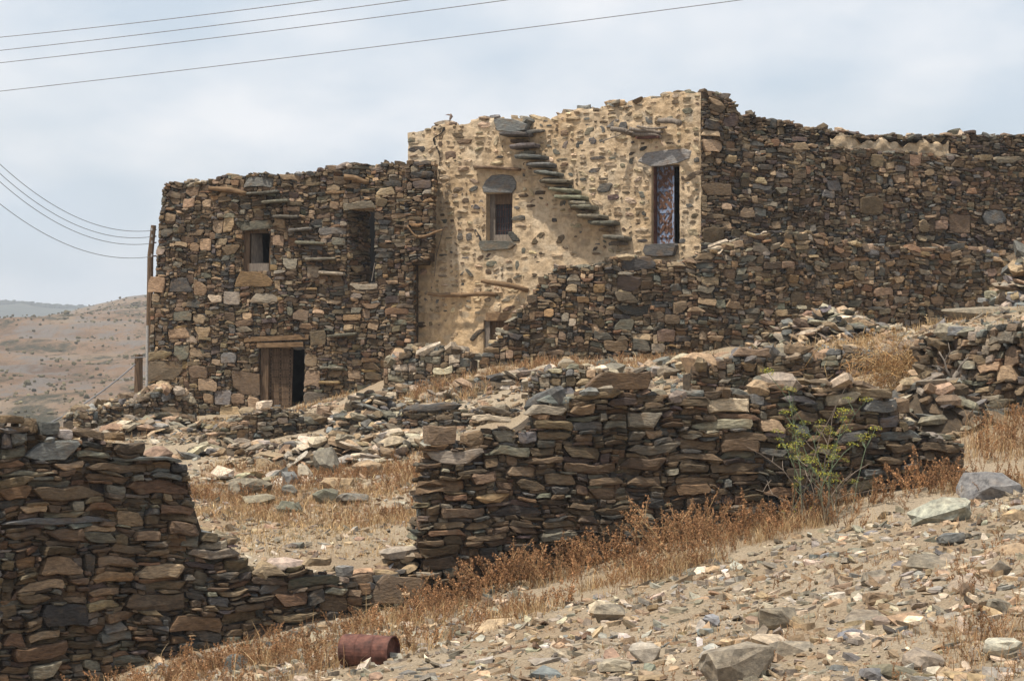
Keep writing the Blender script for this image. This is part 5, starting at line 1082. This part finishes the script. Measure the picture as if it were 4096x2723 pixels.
cyl('drum', q + np.array([-.27, .10, r - .015]), q + np.array([.20, -.08, r - .02]), r, 'rust', bk, rims=(.33, .66))
q = hit(*NP(5, 1110, 1450), 23, 27); ca_ = empty('tin_can', q, 'small dull grey tin can lying in the weeds right of the bucket', 'can')
cyl('can_body', q + np.array([.10, .04, .034]), q + np.array([-.06, -.05, .034]), .034, 'tin', ca_, n=18, open_end=False)
V, Fc = rock_shape(rng, 6, .3); child('opening', V * .022 @ rot3(0, 1.57, .4).T + q + np.array([-.062, -.052, .028]), Fc, M['dark'], ca_)  # solid dark lump that paints the shade in the can's hole

# ------------------------------------------------------------------ poles, wires, bird
def wire(label, p, q, sag, r, grp, name='overhead_wire', n=24):
    p, q = np.array(p), np.array(q); pts = [p + (q - p) * f - np.array([0, 0, sag * 4 * f * (1 - f)]) for f in np.linspace(0, 1, n)]
    V, Fc = tube(pts, r, 5); c = V.mean(0); return tag(mesh_obj(name, V - c, Fc, M['wire'], None, None, c, True), label, 'wire', grp)
for (y0, x1, lab) in ((87, 735, 'topmost of the four overhead wires crossing the sky'), (117, 945, 'second from the top of the four overhead wires'), (145, 1175, 'third from the top of the four overhead wires'), (209, 1722, 'lowest of the four overhead wires, set apart below the others')):
    A = P3(*NP(9, 0, y0), 44.0); B = P3(*NP(9, x1, 0), 36.0); d = B - A; k0, k1 = -1.2, 1.0 + 14 / np.linalg.norm(d); p, q = A + d * k0, A + d * k1; sg = .3
    # hang the wire so that it passes through both points
    f0, f1 = -k0 / (k1 - k0), (1 - k0) / (k1 - k0); p[2] += sg * 4 * f0 * (1 - f0); q[2] += sg * 4 * f1 * (1 - f1)
    wire(lab, p, q, sg, .0065, 'overhead wires', n=40)
YP = 57.0
pole = empty('utility_pole', P3(*NP(10, 852, 1300), YP), 'rusty brown utility pole behind the left corner of the stone house', 'pole')
V, Fc = tube([P3(*NP(10, 848, 1400), YP), P3(*NP(10, 858, 600), YP), P3(*NP(10, 876, 430), YP)], [.085, .075, .065], 8); child('post', V, Fc, M['wood'], pole)
for y in (458, 495, 531, 607):
    V, Fc = tube([P3(*NP(10, 858, y), YP), P3(*NP(10, 892, y - 3), YP)], .016, 6); child('bracket', V, Fc, M['rust'], pole)
    V, Fc = tube([P3(*NP(10, 866, y - 14), YP - .12), P3(*NP(10, 866, y + 2), YP - .12)], [.02, .03], 6); child('insulator', V, Fc, M['tin'], pole)
for i, (yl, yp, mid) in enumerate(((82, 460, (430, 380)), (135, 495, (430, 425)), (182, 533, (430, 465)), (308, 608, (430, 555)))):
    A = P3(*NP(10, 0, yl), 50.0); B = P3(*NP(10, 862, yp), YP - .1); f = .5; Mx = P3(*NP(10, mid[0] + 15, mid[1] + 12), 53.4); sgv = (A[2] + B[2]) / 2 - Mx[2]
    d = A - B; pts = []
    for t in np.linspace(0, 1.7, 40): pts.append(B + d * t - np.array([0, 0, sgv * 4 * t * (1 - t)]))
    V, Fc = tube(pts, .007, 5); c = V.mean(0)
    tag(mesh_obj('service_wire', V - c, Fc, M['wire'], None, None, c, True), ['uppermost', 'second', 'third', 'lowest, well spaced,'][i] + ' wire sagging from the rusty pole', 'wire', 'wires on the rusty pole')
po = empty('wooden_post', P3(*NP(10, 789, 1420), 50.5), 'short brown wooden post left of the stone house', 'post')
V, Fc = tube([P3(*NP(10, 789, 1470), 50.5), P3(*NP(10, 790, 1300), 50.5), P3(*NP(10, 791, 1166), 50.5)], [.105, .1, .095], 6); child('shaft', V, Fc, M['wood'], po)
V, Fc = tube([P3(*NP(10, 748, 1186), 50.4), P3(*NP(10, 832, 1180), 50.4)], .012, 5); child('wire_tie', V, Fc, M['wire'], po)
A = P3(*NP(10, 770, 1222), 50.4); B = P3(*NP(10, 285, 1540), 48.0); B = A + (B - A) * 1.15
wire('dark guy cable running down from the short wooden post', A, B, .12, .016, None, 'guy_cable')
pp = empty('metal_pipe', P3(*NP(10, 837, 1420), 52.2), 'thin grey metal pipe standing against the corner of the stone house', 'pipe')
V, Fc = tube([P3(*NP(10, 836, 1450), 52.2), P3(*NP(10, 840, 1000), 52.4)], .03, 8); child('pipe_shaft', V, Fc, M['tin'], pp)
# bird in flight
bq = P3(1803, 466, 49.0); br_ = empty('bird', bq, 'small brown bird flying above the plastered house', 'bird')
V, Fc = tube([bq + np.array(a) for a in ((-.01, 0, .05), (0, 0, .035), (.01, 0, .0), (-.01, 0, -.05), (-.02, 0, -.09))], [.012, .024, .03, .024, .006], 8); child('body', V, Fc, M['bird'], br_, smooth=True)
for s, pts in (('wing', [(0, 0, .04), (-.05, -.02, .045), (-.115, -.05, .02), (-.06, -.03, .015), (0, -.01, .01)]), ('wing', [(.015, 0, .04), (.045, .02, .0), (.02, .06, -.055), (.035, .03, -.02), (.01, .01, .0)]), ('tail', [(-.012, 0, -.085), (-.03, 0, -.125), (-.04, 0, -.12), (-.03, 0, -.08)])):
    q = [bq + np.array(p) for p in pts]; n = len(q); V = [p + np.array([0, d, 0]) for d in (-.004, .004) for p in q]; child(s, V, [tuple(range(n)), tuple(range(2 * n - 1, n - 1, -1))] + [(i, i + n, (i + 1) % n + n, (i + 1) % n) for i in range(n)], M['bird'], br_)

# ------------------------------------------------------------------ vegetation
def clear(pts):
    dx, dy = pts[:, 0] - DRUM[0], pts[:, 1] - DRUM[1]; return pts[~((np.abs(dx) < .30) & (dy < .25) & (dy > -.75))]
def blades(pts, hgt, rg, cols, name, label, width=.006, lean=.35, per=1, kind='stuff'):
    pts = clear(pts); n = len(pts) * per; P = np.repeat(pts, per, 0) + rg.normal(0, .04, (n, 2)) * (per > 1); z = T(P[:, 0], P[:, 1]); H = rg.uniform(*hgt, n) * rg.lognormal(0, .25, n)
    a = rg.uniform(0, 2 * math.pi, n); ld = np.abs(rg.normal(0, lean, n)); dx, dy = np.cos(a) * ld, np.sin(a) * ld; b = rg.uniform(0, math.pi, n); wx, wy = np.cos(b) * width / 2, np.sin(b) * width / 2
    w = np.stack([wx, wy, np.zeros(n)], 1); base = np.stack([P[:, 0], P[:, 1], z - .02], 1); mid = base + np.stack([dx * H * .35, dy * H * .35, H * .6], 1); tip = base + np.stack([dx * H, dy * H, H * rg.uniform(.8, 1, n)], 1)
    V = np.stack([base - w, base + w, mid - w * .8, mid + w * .8, tip], 1).reshape(-1, 3); k = np.arange(n)[:, None] * 5
    li = np.concatenate([k + 0, k + 1, k + 3, k + 2, k + 2, k + 3, k + 4], 1).ravel(); lt = np.tile([4, 3], n)
    ci = rg.integers(0, len(cols), n); C = np.array(cols)[ci] * rg.lognormal(0, .22, (n, 1)); C = np.repeat(np.clip(C, 0, .8), 5, 0)
    o = big_mesh(name, V, (li, lt), M['veg'], None, C, kind); tag(o, label, 'grass'); return o
STRAW = [(.43, .29, .14), (.38, .25, .12), (.46, .34, .19)]; RUST = [(.28, .155, .075), (.24, .13, .062), (.33, .20, .10), (.36, .245, .13)]
rg = np.random.default_rng(71)
def patchy(sc, th, seed):
    def c(p, rg_):
        v = np.sin(p[:, 0] * sc + seed) * np.sin(p[:, 1] * sc * .8 + seed * 2) + .6 * np.sin(p[:, 0] * sc * 2.3 - p[:, 1] * sc * 1.7 + seed); return v + rg_.normal(0, .35, len(p)) > th
    return c
foot_band = zone_poly([(-4.2, 22.3), (-2.9, 25.6), (-1.0, 27.3), (.75, 27.95), (2.9, 28.65), (5.6, 29.6), (6.8, 29.8), (6.8, 28.2), (4.3, 27.2), (2.3, 26.0), (.6, 24.6), (-.8, 22.5), (-2.0, 20.8), (-3.8, 20.3)])
fb = zone_poly([(-4.2, 22.3), (-2.9, 25.6), (-1.0, 27.3), (.75, 27.95), (2.9, 28.65), (5.6, 29.6), (6.8, 29.8), (6.8, 28.2), (4.3, 27.2), (2.3, 26.0), (.6, 24.6), (-.8, 22.5), (-2.0, 20.8), (-3.8, 20.3)], patchy(2.2, .6, 1.2))
blades(fb(rg, 1300), (.07, .26), rg, RUST[2:] + STRAW * 2 + RUST[:1], 'dry_grass', 'tawny dry grass along the foot of the enclosure wall', per=8, width=.005, lean=.6)
blades(zone_poly([(-4.9, 32), (-1.0, 31), (-1.2, 39.5), (-5.0, 40)], patchy(1.2, -.2, 2))(rg, 3800), (.05, .15), rg, RUST + STRAW, 'courtyard_grass', 'reddish dry grass growing in the courtyard', per=6, width=.007, lean=.7)
blades(zone_poly([(-4.4, 28.3), (-1.0, 29.4), (-1.0, 33), (-5.0, 33)], patchy(1.0, -.1, 4))(rg, 1600), (.03, .09), rg, STRAW, 'straw_grass', 'short yellow straw on the near courtyard earth', per=5, width=.008, lean=.7)
blades(zone_poly([(-2.2, 43), (1.0, 42.4), (3.0, 42), (4.6, 45), (1, 47.4), (-1.6, 47.5)], patchy(1.5, .1, 1))(rg, 1300), (.08, .24), rg, RUST + STRAW, 'terrace_grass', 'rusty grass on the terrace between wall and ramp', per=7, width=.009)
blades(zone_poly([(3.5, 39), (8.8, 39), (10, 48), (4.5, 46.5)], patchy(1.5, .5, 3))(rg, 700), (.06, .22), rg, STRAW + RUST[2:], 'bank_grass', 'straw tufts among the stones of the right-hand bank', per=7, width=.009)
blades(zone_poly([(-8, 44), (-4.2, 43.5), (-3.0, 50), (-7, 51)], patchy(1.6, .6, 5))(rg, 500), (.06, .18), rg, RUST + STRAW, 'path_grass', 'thin dry tufts beside the path to the door', per=7, width=.009)
blades(zone_poly([(-2.5, 19), (4.2, 12), (5.6, 20), (6.6, 28), (4.5, 28), (.6, 24)], patchy(1.3, .75, 6))(rg, 600), (.03, .09), rg, RUST, 'slope_weeds', 'small rusty weeds dotted over the gravel slope', per=9, width=.005, lean=.8)
blades(zone_poly([(2.2, 12.5), (4.4, 12.5), (4.9, 18), (3.6, 19.5)], patchy(1.8, .5, 8))(rg, 260), (.06, .2), rg, RUST + STRAW[:1], 'slope_scrub', 'rusty scrubby weeds on the right of the gravel slope', per=9, width=.004, lean=.8)
blades(zone_poly([(5.6, 30.2), (7.5, 30.2), (7.6, 34), (6.2, 33)])(rg, 300), (.12, .35), rg, STRAW + RUST, 'bank_weeds', 'tall tawny grass hanging over the stone bank at the right', per=7, width=.005, lean=.6)

def weed_mesh(rg, H, nb=6, seeds=True, light=False, col_s=(.36, .24, .12), col_f=(.265, .14, .066)):
    S = Joined(); Q = Joined(); lean = rg.normal(0, .16, 2)
    def br(p, d, Lg, r, depth):
        n = 5; pts = [p]; dd = np.array(d)
        for i in range(n): dd = dd + rg.normal(0, .10, 3) + np.array([0, 0, .04]); dd /= np.linalg.norm(dd); pts.append(pts[-1] + dd * Lg / n)
        V, Fc = tube(pts, np.linspace(r, r * .35, n + 1), 3); S.add(V, Fc, np.array(col_s) * rg.lognormal(0, .2))
        if depth == 0 or seeds:
            m = int((46 if depth else 30) * Lg / .5) + 6 if not light else int(26 * Lg / .5) + 4
            for i in range(m):
                f = rg.uniform(.3 if depth else .45, 1.0); k = min(int(f * n), n - 1); c = pts[k] + (pts[k + 1] - pts[k]) * (f * n - k) + rg.normal(0, .014, 3)
                s = rg.uniform(.009, .021) * (1.8 if light else 1); v = rg.normal(0, 1, (4, 3)); v /= np.linalg.norm(v, axis=1)[:, None]; Q.add(c + v * s, [(0, 1, 2), (0, 2, 3), (0, 3, 1), (1, 3, 2)], np.array(col_f) * rg.lognormal(0, .3))
        if depth > 0:
            for i in range(nb):
                k = rg.integers(1, n); a = rg.uniform(0, 6.3); d2 = dd * .8 + np.array([math.cos(a), math.sin(a), .2]) * rg.uniform(.35, .8); br(pts[k], d2 / np.linalg.norm(d2), Lg * rg.uniform(.3, .5), r * .6, depth - 1)
    for _ in range(rg.integers(2, 4) if light else rg.integers(1, 4)): br(np.zeros(3), np.array([lean[0] + rg.normal(0, .2), lean[1] + rg.normal(0, .2), 1]), H * rg.uniform(.7, 1), .008, 1)
    return S, Q
def joined_mesh(J, name, mat):
    o = J.build(name, mat, None, None); me = o.data; bpy.data.objects.remove(o); return me
rg = np.random.default_rng(81); WM = []
for i in range(7):
    S, Q = weed_mesh(rg, 1.0, 6); WM.append((joined_mesh(S, 'stems', M['veg']), joined_mesh(Q, 'seed_heads', M['veg'])))
def carpet(pts, H, name, label, seed):
    pts = clear(pts); rw = np.random.default_rng(seed); src = []
    for i in range(6):
        S, Q = weed_mesh(rw, 1.0, 2, light=True); src.append((np.concatenate(S.V + Q.V), np.concatenate([np.array(S.li), np.array(Q.li) + S.n]), np.concatenate([S.lt, Q.lt]), np.concatenate(S.c + Q.c)))
    z = T(pts[:, 0], pts[:, 1]); VV_, LI, LT, CC = [], [], [], []; nv_ = 0
    for i in range(len(pts)):
        V, li, lt, C = src[rw.integers(6)]; h_ = rw.uniform(*H); a = rw.uniform(0, 6.3); c, s = math.cos(a) * h_, math.sin(a) * h_
        VV_.append(np.stack([pts[i, 0] + c * V[:, 0] - s * V[:, 1], pts[i, 1] + s * V[:, 0] + c * V[:, 1], z[i] - .02 + V[:, 2] * h_], 1)); LI.append(li + nv_); LT.append(lt); CC.append(np.clip(C * rw.lognormal(0, .2), 0, 1)); nv_ += len(V)
    tag(big_mesh(name, np.concatenate(VV_), (np.concatenate(LI), np.concatenate(LT)), M['veg'], None, np.concatenate(CC), 'stuff'), label, 'weeds')
def put_weed(q, H, k, label, group, rz):
    e = empty('dry_weed', (q[0], q[1], q[2] - .03), label, 'weed', group); e.scale = (H, H, H); e.rotation_euler = (0, 0, rz)
    for nm, me in zip(('stems', 'seed_heads'), WM[k]): o = bpy.data.objects.new(nm, me); COL.objects.link(o); o.parent = e; o['kind'] = 'stuff'
carpet(fb(rg, 430), (.10, .34), 'weed_carpet', 'tangle of small rusty weeds along the foot of the enclosure wall', 1)
wf = zone_poly([(-4.7, 24.6), (-4.0, 25.75), (-2.5, 26.55), (-1.1, 27.35), (-.2, 26.8), (-1.6, 24.4), (-3.2, 22.2), (-4.4, 21.4)])
carpet(wf(rg, 210), (.10, .36), 'wall_foot_weeds', 'rusty weeds between the bucket and the tall left wall', 6)
blades(wf(rg, 260), (.06, .2), rg, RUST + STRAW, 'wall_foot_grass', 'dry grass between the bucket and the tall left wall', per=8, width=.005, lean=.7)
carpet(zone_poly([(-1.5, 18.5), (4.0, 12), (5.4, 20), (6.4, 27.5), (4.5, 27), (.6, 23.5)], patchy(1.1, .9, 6))(rg, 150), (.06, .16), 'slope_sprigs', 'little rusty sprigs dotted over the gravel slope', 7)
strip = zone_poly([(-1.0, 27.35), (.75, 27.95), (2.9, 28.65), (5.6, 29.6), (5.6, 29.0), (2.9, 28.0), (.75, 27.3), (-.9, 26.8)])
carpet(strip(rg, 260), (.12, .5), 'wall_base_weeds', 'rusty weeds crowding the very base of the right enclosure wall', 9)
carpet(zone_poly([(-4.8, 33), (-1.1, 31.5), (-1.2, 39), (-5, 39.5)], patchy(1.3, .1, 2))(rg, 620), (.08, .26), 'courtyard_weeds', 'small reddish weeds thick in the courtyard', 2)
carpet(zone_poly([(-2.0, 43.2), (2.4, 42.4), (4.4, 45), (1, 47.2), (-1.5, 47.3)], patchy(1.5, 0, 1))(rg, 260), (.12, .3), 'terrace_weeds', 'small reddish weeds on the terrace', 3)
carpet(zone_poly([(2.0, 12.5), (4.4, 12.5), (5.2, 18), (5.9, 24), (4.4, 24), (3.2, 18)], patchy(1.8, .35, 8))(rg, 170), (.08, .26), 'slope_weed_tangle', 'rusty weeds tangled on the right of the gravel slope', 4)
carpet(zone_poly([(5.8, 30.4), (7.6, 30.4), (7.6, 33.5), (6.4, 32.8)])(rg, 120), (.15, .45), 'bank_weed_tangle', 'rusty weeds below the stone bank', 5)
tall = [(6, 1450, 1262, .8), (6, 1530, 1258, .85), (6, 1560, 1250, .7), (6, 1480, 1255, .75), (6, 1640, 1240, .8), (6, 1680, 1230, .6), (6, 1740, 1215, .7), (7, 30, 1345, .62), (7, 90, 1345, .68), (7, 160, 1340, .55), (7, 200, 1335, .58), (7, 270, 1320, .5), (6, 1350, 1270, .5), (6, 1060, 1290, .5), (6, 1010, 1300, .45), (6, 480, 1420, .55), (6, 700, 1375, .6), (6, 1500, 1260, .95), (6, 1420, 1240, .62), (6, 1600, 1235, .78), (6, 1700, 1200, .72), (6, 1240, 1270, .62), (6, 1130, 1250, .55), (6, 1180, 1230, .60), (6, 560, 1390, .75), (6, 640, 1380, .6), (6, 880, 1330, .55), (6, 800, 1360, .50), (6, 960, 1300, .45), (6, 720, 1360, .6),
        (7, 130, 1330, .62), (7, 230, 1330, .55), (7, 60, 1330, .66), (7, 330, 1330, .40), (6, 60, 1490, .50), (6, 240, 1480, .45), (6, 180, 1500, .5), (6, 330, 1440, .5), (7, 1620, 1080, .5), (7, 1750, 1060, .45), (7, 1850, 1080, .55), (7, 1450, 1090, .5)]
for r, x, y, H in tall:
    q = hit(*NP(r, x, y), 22, 29.2); put_weed(q, H, rg.integers(7), 'tall rusty-brown seeding weed growing against the enclosure wall', 'tall weeds along the wall', rg.uniform(0, 6.3))
for i, p in enumerate(clear(foot_band(rg, 95))):
    put_weed((p[0], p[1], Tz(*p)), rg.uniform(.18, .42), rg.integers(7), 'low rusty-brown seeding weed in the strip along the wall foot', 'low weeds along the wall foot', rg.uniform(0, 6.3))
for p in zone_poly([(2.2, 12.5), (4.4, 12.5), (4.9, 18), (3.6, 19.5)])(rg, 26): put_weed((p[0], p[1], Tz(*p)), rg.uniform(.12, .32), rg.integers(7), 'rusty seeding weed on the right of the gravel slope', 'weeds on the gravel slope', rg.uniform(0, 6.3))
for p in zone_poly([(-4.8, 33), (-1.1, 32), (-1.2, 39), (-5, 39.5)])(rg, 60): put_weed((p[0], p[1], Tz(*p)), rg.uniform(.14, .32), rg.integers(7), 'small reddish weed standing in the courtyard grass', 'weeds in the courtyard', rg.uniform(0, 6.3))
for p in zone_poly([(-2.0, 43.2), (2.4, 42.4), (4.2, 45), (1, 47.2), (-1.5, 47.3)])(rg, 34): put_weed((p[0], p[1], Tz(*p)), rg.uniform(.2, .4), rg.integers(7), 'small reddish weed on the terrace below the plastered house', 'weeds on the terrace', rg.uniform(0, 6.3))

# fennel with yellow umbels
rg = np.random.default_rng(91)
fq = hit(*NP(7, 790, 1285), 25, 29); fq[1] = min(fq[1], 28.5); fq[2] = Tz(fq[0], fq[1])
fen = empty('fennel_plant', fq, 'tall wild fennel with grey-green stems and small yellow flowers before the wall', 'plant')
UM = []
for i in range(4):
    J = Joined()
    for k in range(60):
        a = rg.uniform(0, 6.3); rr = .075 * rg.random() ** .5; c = np.array([math.cos(a) * rr, math.sin(a) * rr, .03 - rr * .25 + rg.normal(0, .012)]); v = rg.normal(0, 1, (4, 3)); v /= np.linalg.norm(v, axis=1)[:, None]
        J.add(c + v * rg.uniform(.005, .011), [(0, 1, 2), (0, 2, 3), (0, 3, 1), (1, 3, 2)], np.array([(.40, .34, .04), (.26, .28, .06), (.15, .19, .07)][rg.integers(3)]) * rg.lognormal(0, .15))
    UM.append(joined_mesh(J, 'flower_head', M['veg']))
for tx, ty, grn in [(500,460,1),(620,560,1),(600,690,1),(560,790,1),(930,545,0),(930,680,1),(1090,775,1),(970,860,1),(860,930,1),(810,1020,1),(880,1060,1),(740,960,1),(590,870,1),(395,870,0),(700,900,0),(1040,620,1),(985,1000,0),(310,1205,0),(520,1310,1),(640,760,1),(1060,960,0),(440,1100,0),(880,640,0),(720,1010,0),(1180,1090,0),(660,1050,0)]:
    nx, ny = NP(7, tx, ty); tipp = P3(nx, ny, fq[1] + rg.normal(0, .25)); b0 = fq + np.array([rg.normal(0, .17), rg.normal(0, .1), 0]); m = 8; pts = []
    for i in range(m + 1):
        f = i / m; pts.append(b0 * (1 - f) + tipp * f + np.array([math.sin(f * 3.14) * (tipp[0] - b0[0]) * -.18, 0, math.sin(f * 3.14) * .06]) + rg.normal(0, .008, 3) * (0 < i < m))
    V, Fc = tube(pts, np.linspace(.008, .003, m + 1), 4); cs = (np.array((.10, .13, .075)) if grn else np.array((.26, .21, .165))) * rg.lognormal(0, .15); kz = np.clip((V[:, 2:3] - fq[2]) / .6, 0, 1); child('stem', V, Fc, M['veg'], fen, cs * kz + np.array((.2, .155, .11)) * (1 - kz))
    for j in range(4 if grn else 2):
        f = rg.uniform(.55, .97); k = min(int(f * m), m - 1); p0 = pts[k]; p1 = p0 + np.array([rg.normal(0, .09), rg.normal(0, .07), rg.uniform(.06, .2)]); V, Fc = tube([p0, (p0 + p1) / 2 + rg.normal(0, .01, 3), p1], [.005, .004, .003], 3); child('side_stem', V, Fc, M['veg'], fen, np.broadcast_to(cs, (len(V), 3)))
        if grn: o = bpy.data.objects.new('flower_head', UM[rg.integers(4)]); COL.objects.link(o); o.parent = fen; o['kind'] = 'stuff'; o.location = tuple(p1 - fq); s = rg.uniform(.6, 1.15); o.scale = (s,) * 3; o.rotation_euler = (rg.normal(0, .3), rg.normal(0, .3), rg.uniform(0, 6))
    if grn: o = bpy.data.objects.new('flower_head', UM[rg.integers(4)]); COL.objects.link(o); o.parent = fen; o['kind'] = 'stuff'; o.location = tuple(tipp - fq); o.scale = (1.15,) * 3

# dry bush hanging over the terrace, dead branch on the bank
bq = P3(*NP(7, 1215, 400), 36.2); bush = empty('dry_bush', bq, 'tawny dry bush spilling down between the dark terrace wall and the stone bank', 'bush'); Jb = Joined()
for i in range(1100):
    a = rg.uniform(0, 6.3); st = bq + np.array([rg.normal(0, .34), rg.normal(0, .2) - .1, rg.normal(-.12, .22)]); d = np.array([math.cos(a), math.sin(a) * .6 - .3, rg.normal(.1, .6)]); Lg = rg.uniform(.12, .5); pts = []; dd = d / np.linalg.norm(d); q_ = st
    for f in range(4): pts.append(q_); dd = dd + rg.normal(0, .3, 3) - np.array([0, 0, .28]); dd /= np.linalg.norm(dd); q_ = q_ + dd * Lg / 3
    cc = np.array([(.34, .21, .09), (.25, .13, .05), (.40, .28, .14)][rg.integers(3)]) * rg.lognormal(0, .25)
    V, Fc = tube(pts, [.004, .003, .003, .002], 3); Jb.add(V - bq, Fc, cc)
    for k in range(4): v = rg.normal(0, 1, (3, 3)); v /= np.linalg.norm(v, axis=1)[:, None]; Jb.add(pts[rg.integers(1, 4)] - bq + rg.normal(0, .02, 3) + v * .014, [(0, 1, 2)], cc * 1.1)
Jb.build('twigs', M['veg'], bush)
for p in ((1050, 262), (1075, 235), (1192, 225), (1250, 330)):
    o = P3(*NP(7, *p), 36.0); J = Joined()
    for k in range(70): v = rg.normal(0, 1, 3); v /= np.linalg.norm(v); w = np.cross(v, rg.normal(0, 1, 3)); w = w / np.linalg.norm(w) * .006; J.add(np.array([-w, w, v * .055]), [(0, 1, 2)], np.array((.42, .26, .11)) * rg.lognormal(0, .2))
    J.V = [v + o - bq for v in J.V]; J.build('thistle_head', M['veg'], bush, None)
    V, Fc = tube([o - np.array([0, 0, .02]), o - np.array([.03, 0, .5])], .006, 4); child('stalk', V, Fc, M['veg'], bush, np.broadcast_to(np.array((.30, .2, .1)), (len(V), 3)))
def dead(pts, r, parent, name='branch'):
    q = [P3(*NP(7, x, y), Y) for x, y, Y in pts]; V, Fc = tube(q, np.linspace(r, r * .45, len(q)), 6); child(name, V, Fc, M['greywood'], parent, smooth=True)
dq = P3(*NP(7, 1490, 600), 33.6); db_ = empty('dead_branch', dq, 'bleached gnarled dead shrub clinging to the stone bank', 'dead shrub')
Yd = 33.7
for pts, r in (([(1545,460,Yd),(1515,500,Yd),(1495,560,Yd-.05),(1500,610,Yd-.1),(1465,660,Yd-.1),(1440,715,Yd-.1)], .04), ([(1500,605,Yd-.1),(1535,640,Yd-.1),(1545,690,Yd-.15)], .022), ([(1495,600,Yd-.1),(1450,625,Yd-.1),(1420,640,Yd-.1)], .018), ([(1515,500,Yd),(1480,450,Yd),(1470,400,Yd),(1440,350,Yd)], .022), ([(1530,480,Yd),(1560,420,Yd),(1600,380,Yd)], .018), ([(1490,640,Yd-.1),(1500,690,Yd-.12),(1490,725,Yd-.12)], .016), ([(1470,400,Yd),(1500,350,Yd),(1490,300,Yd)], .012), ([(1480,450,Yd),(1440,430,Yd),(1400,425,Yd)], .012)): dead(pts, r, db_)
# scrubby bushes dotted over the far hillside: beyond counting
rg = np.random.default_rng(95); J = Joined()
for i in range(2600):
    y = rg.uniform(190, 760); x = -rg.uniform(.13, .235) * y; s = rg.uniform(.12, .5) * (1.7 if rg.random() < .08 else 1) * (.5 + y / 760); V, Fc = rock_shape(rg, 6, .8)
    if fbm(x, y, 60, 9.3) < -.15 and rg.random() < .7: continue
    J.add(V * s * np.array([1.3, 1.3, 1.2]) + np.array([x, y, hill_z(x, y) + s * .3]), Fc, np.array((.11, .095, .055)) * rg.lognormal(0, .3))
for i in range(260):
    x = -rg.uniform(.165, .235) * 2200; y = 2195; nx = CX + F * x / 2200; s = rg.uniform(3, 8); V, Fc = rock_shape(rg, 6, .8)
    z = (HY - np.interp(nx, [-800, 0, 70, 150, 230, 310, 420, 1500], [1200, 1217, 1221, 1228, 1235, 1238, 1246, 1290])) * 2200 / F; J.add(V * s + np.array([x, y, z + 1]), Fc, np.array((.04, .045, .03)))
o = J.build('hill_scrub', M['veg'], None, 'stuff'); tag(o, 'dark scrub dotted over the far hillside', 'scrub')
# haze
o = mesh_obj('haze', [(x, y, z) for z in (-40, 130) for x, y in ((-3200, -320), (3200, -320), (3200, 6200), (-3200, 6200))], [(0, 3, 2, 1), (4, 5, 6, 7), (0, 1, 5, 4), (1, 2, 6, 5), (2, 3, 7, 6), (3, 0, 4, 7)], M['dark'], kind='stuff')
hm = bpy.data.materials.new('haze_air'); hm.use_nodes = True; t = hm.node_tree; t.nodes.clear(); out = t.nodes.new('ShaderNodeOutputMaterial'); pv = t.nodes.new('ShaderNodeVolumePrincipled')
pv.inputs['Color'].default_value = (.86, .92, 1.0, 1); pv.inputs['Density'].default_value = .00031; t.links.new(pv.outputs[0], out.inputs['Volume']); o.data.materials.clear(); o.data.materials.append(hm)
tag(o, 'pale haze in the air over the valley', 'haze')
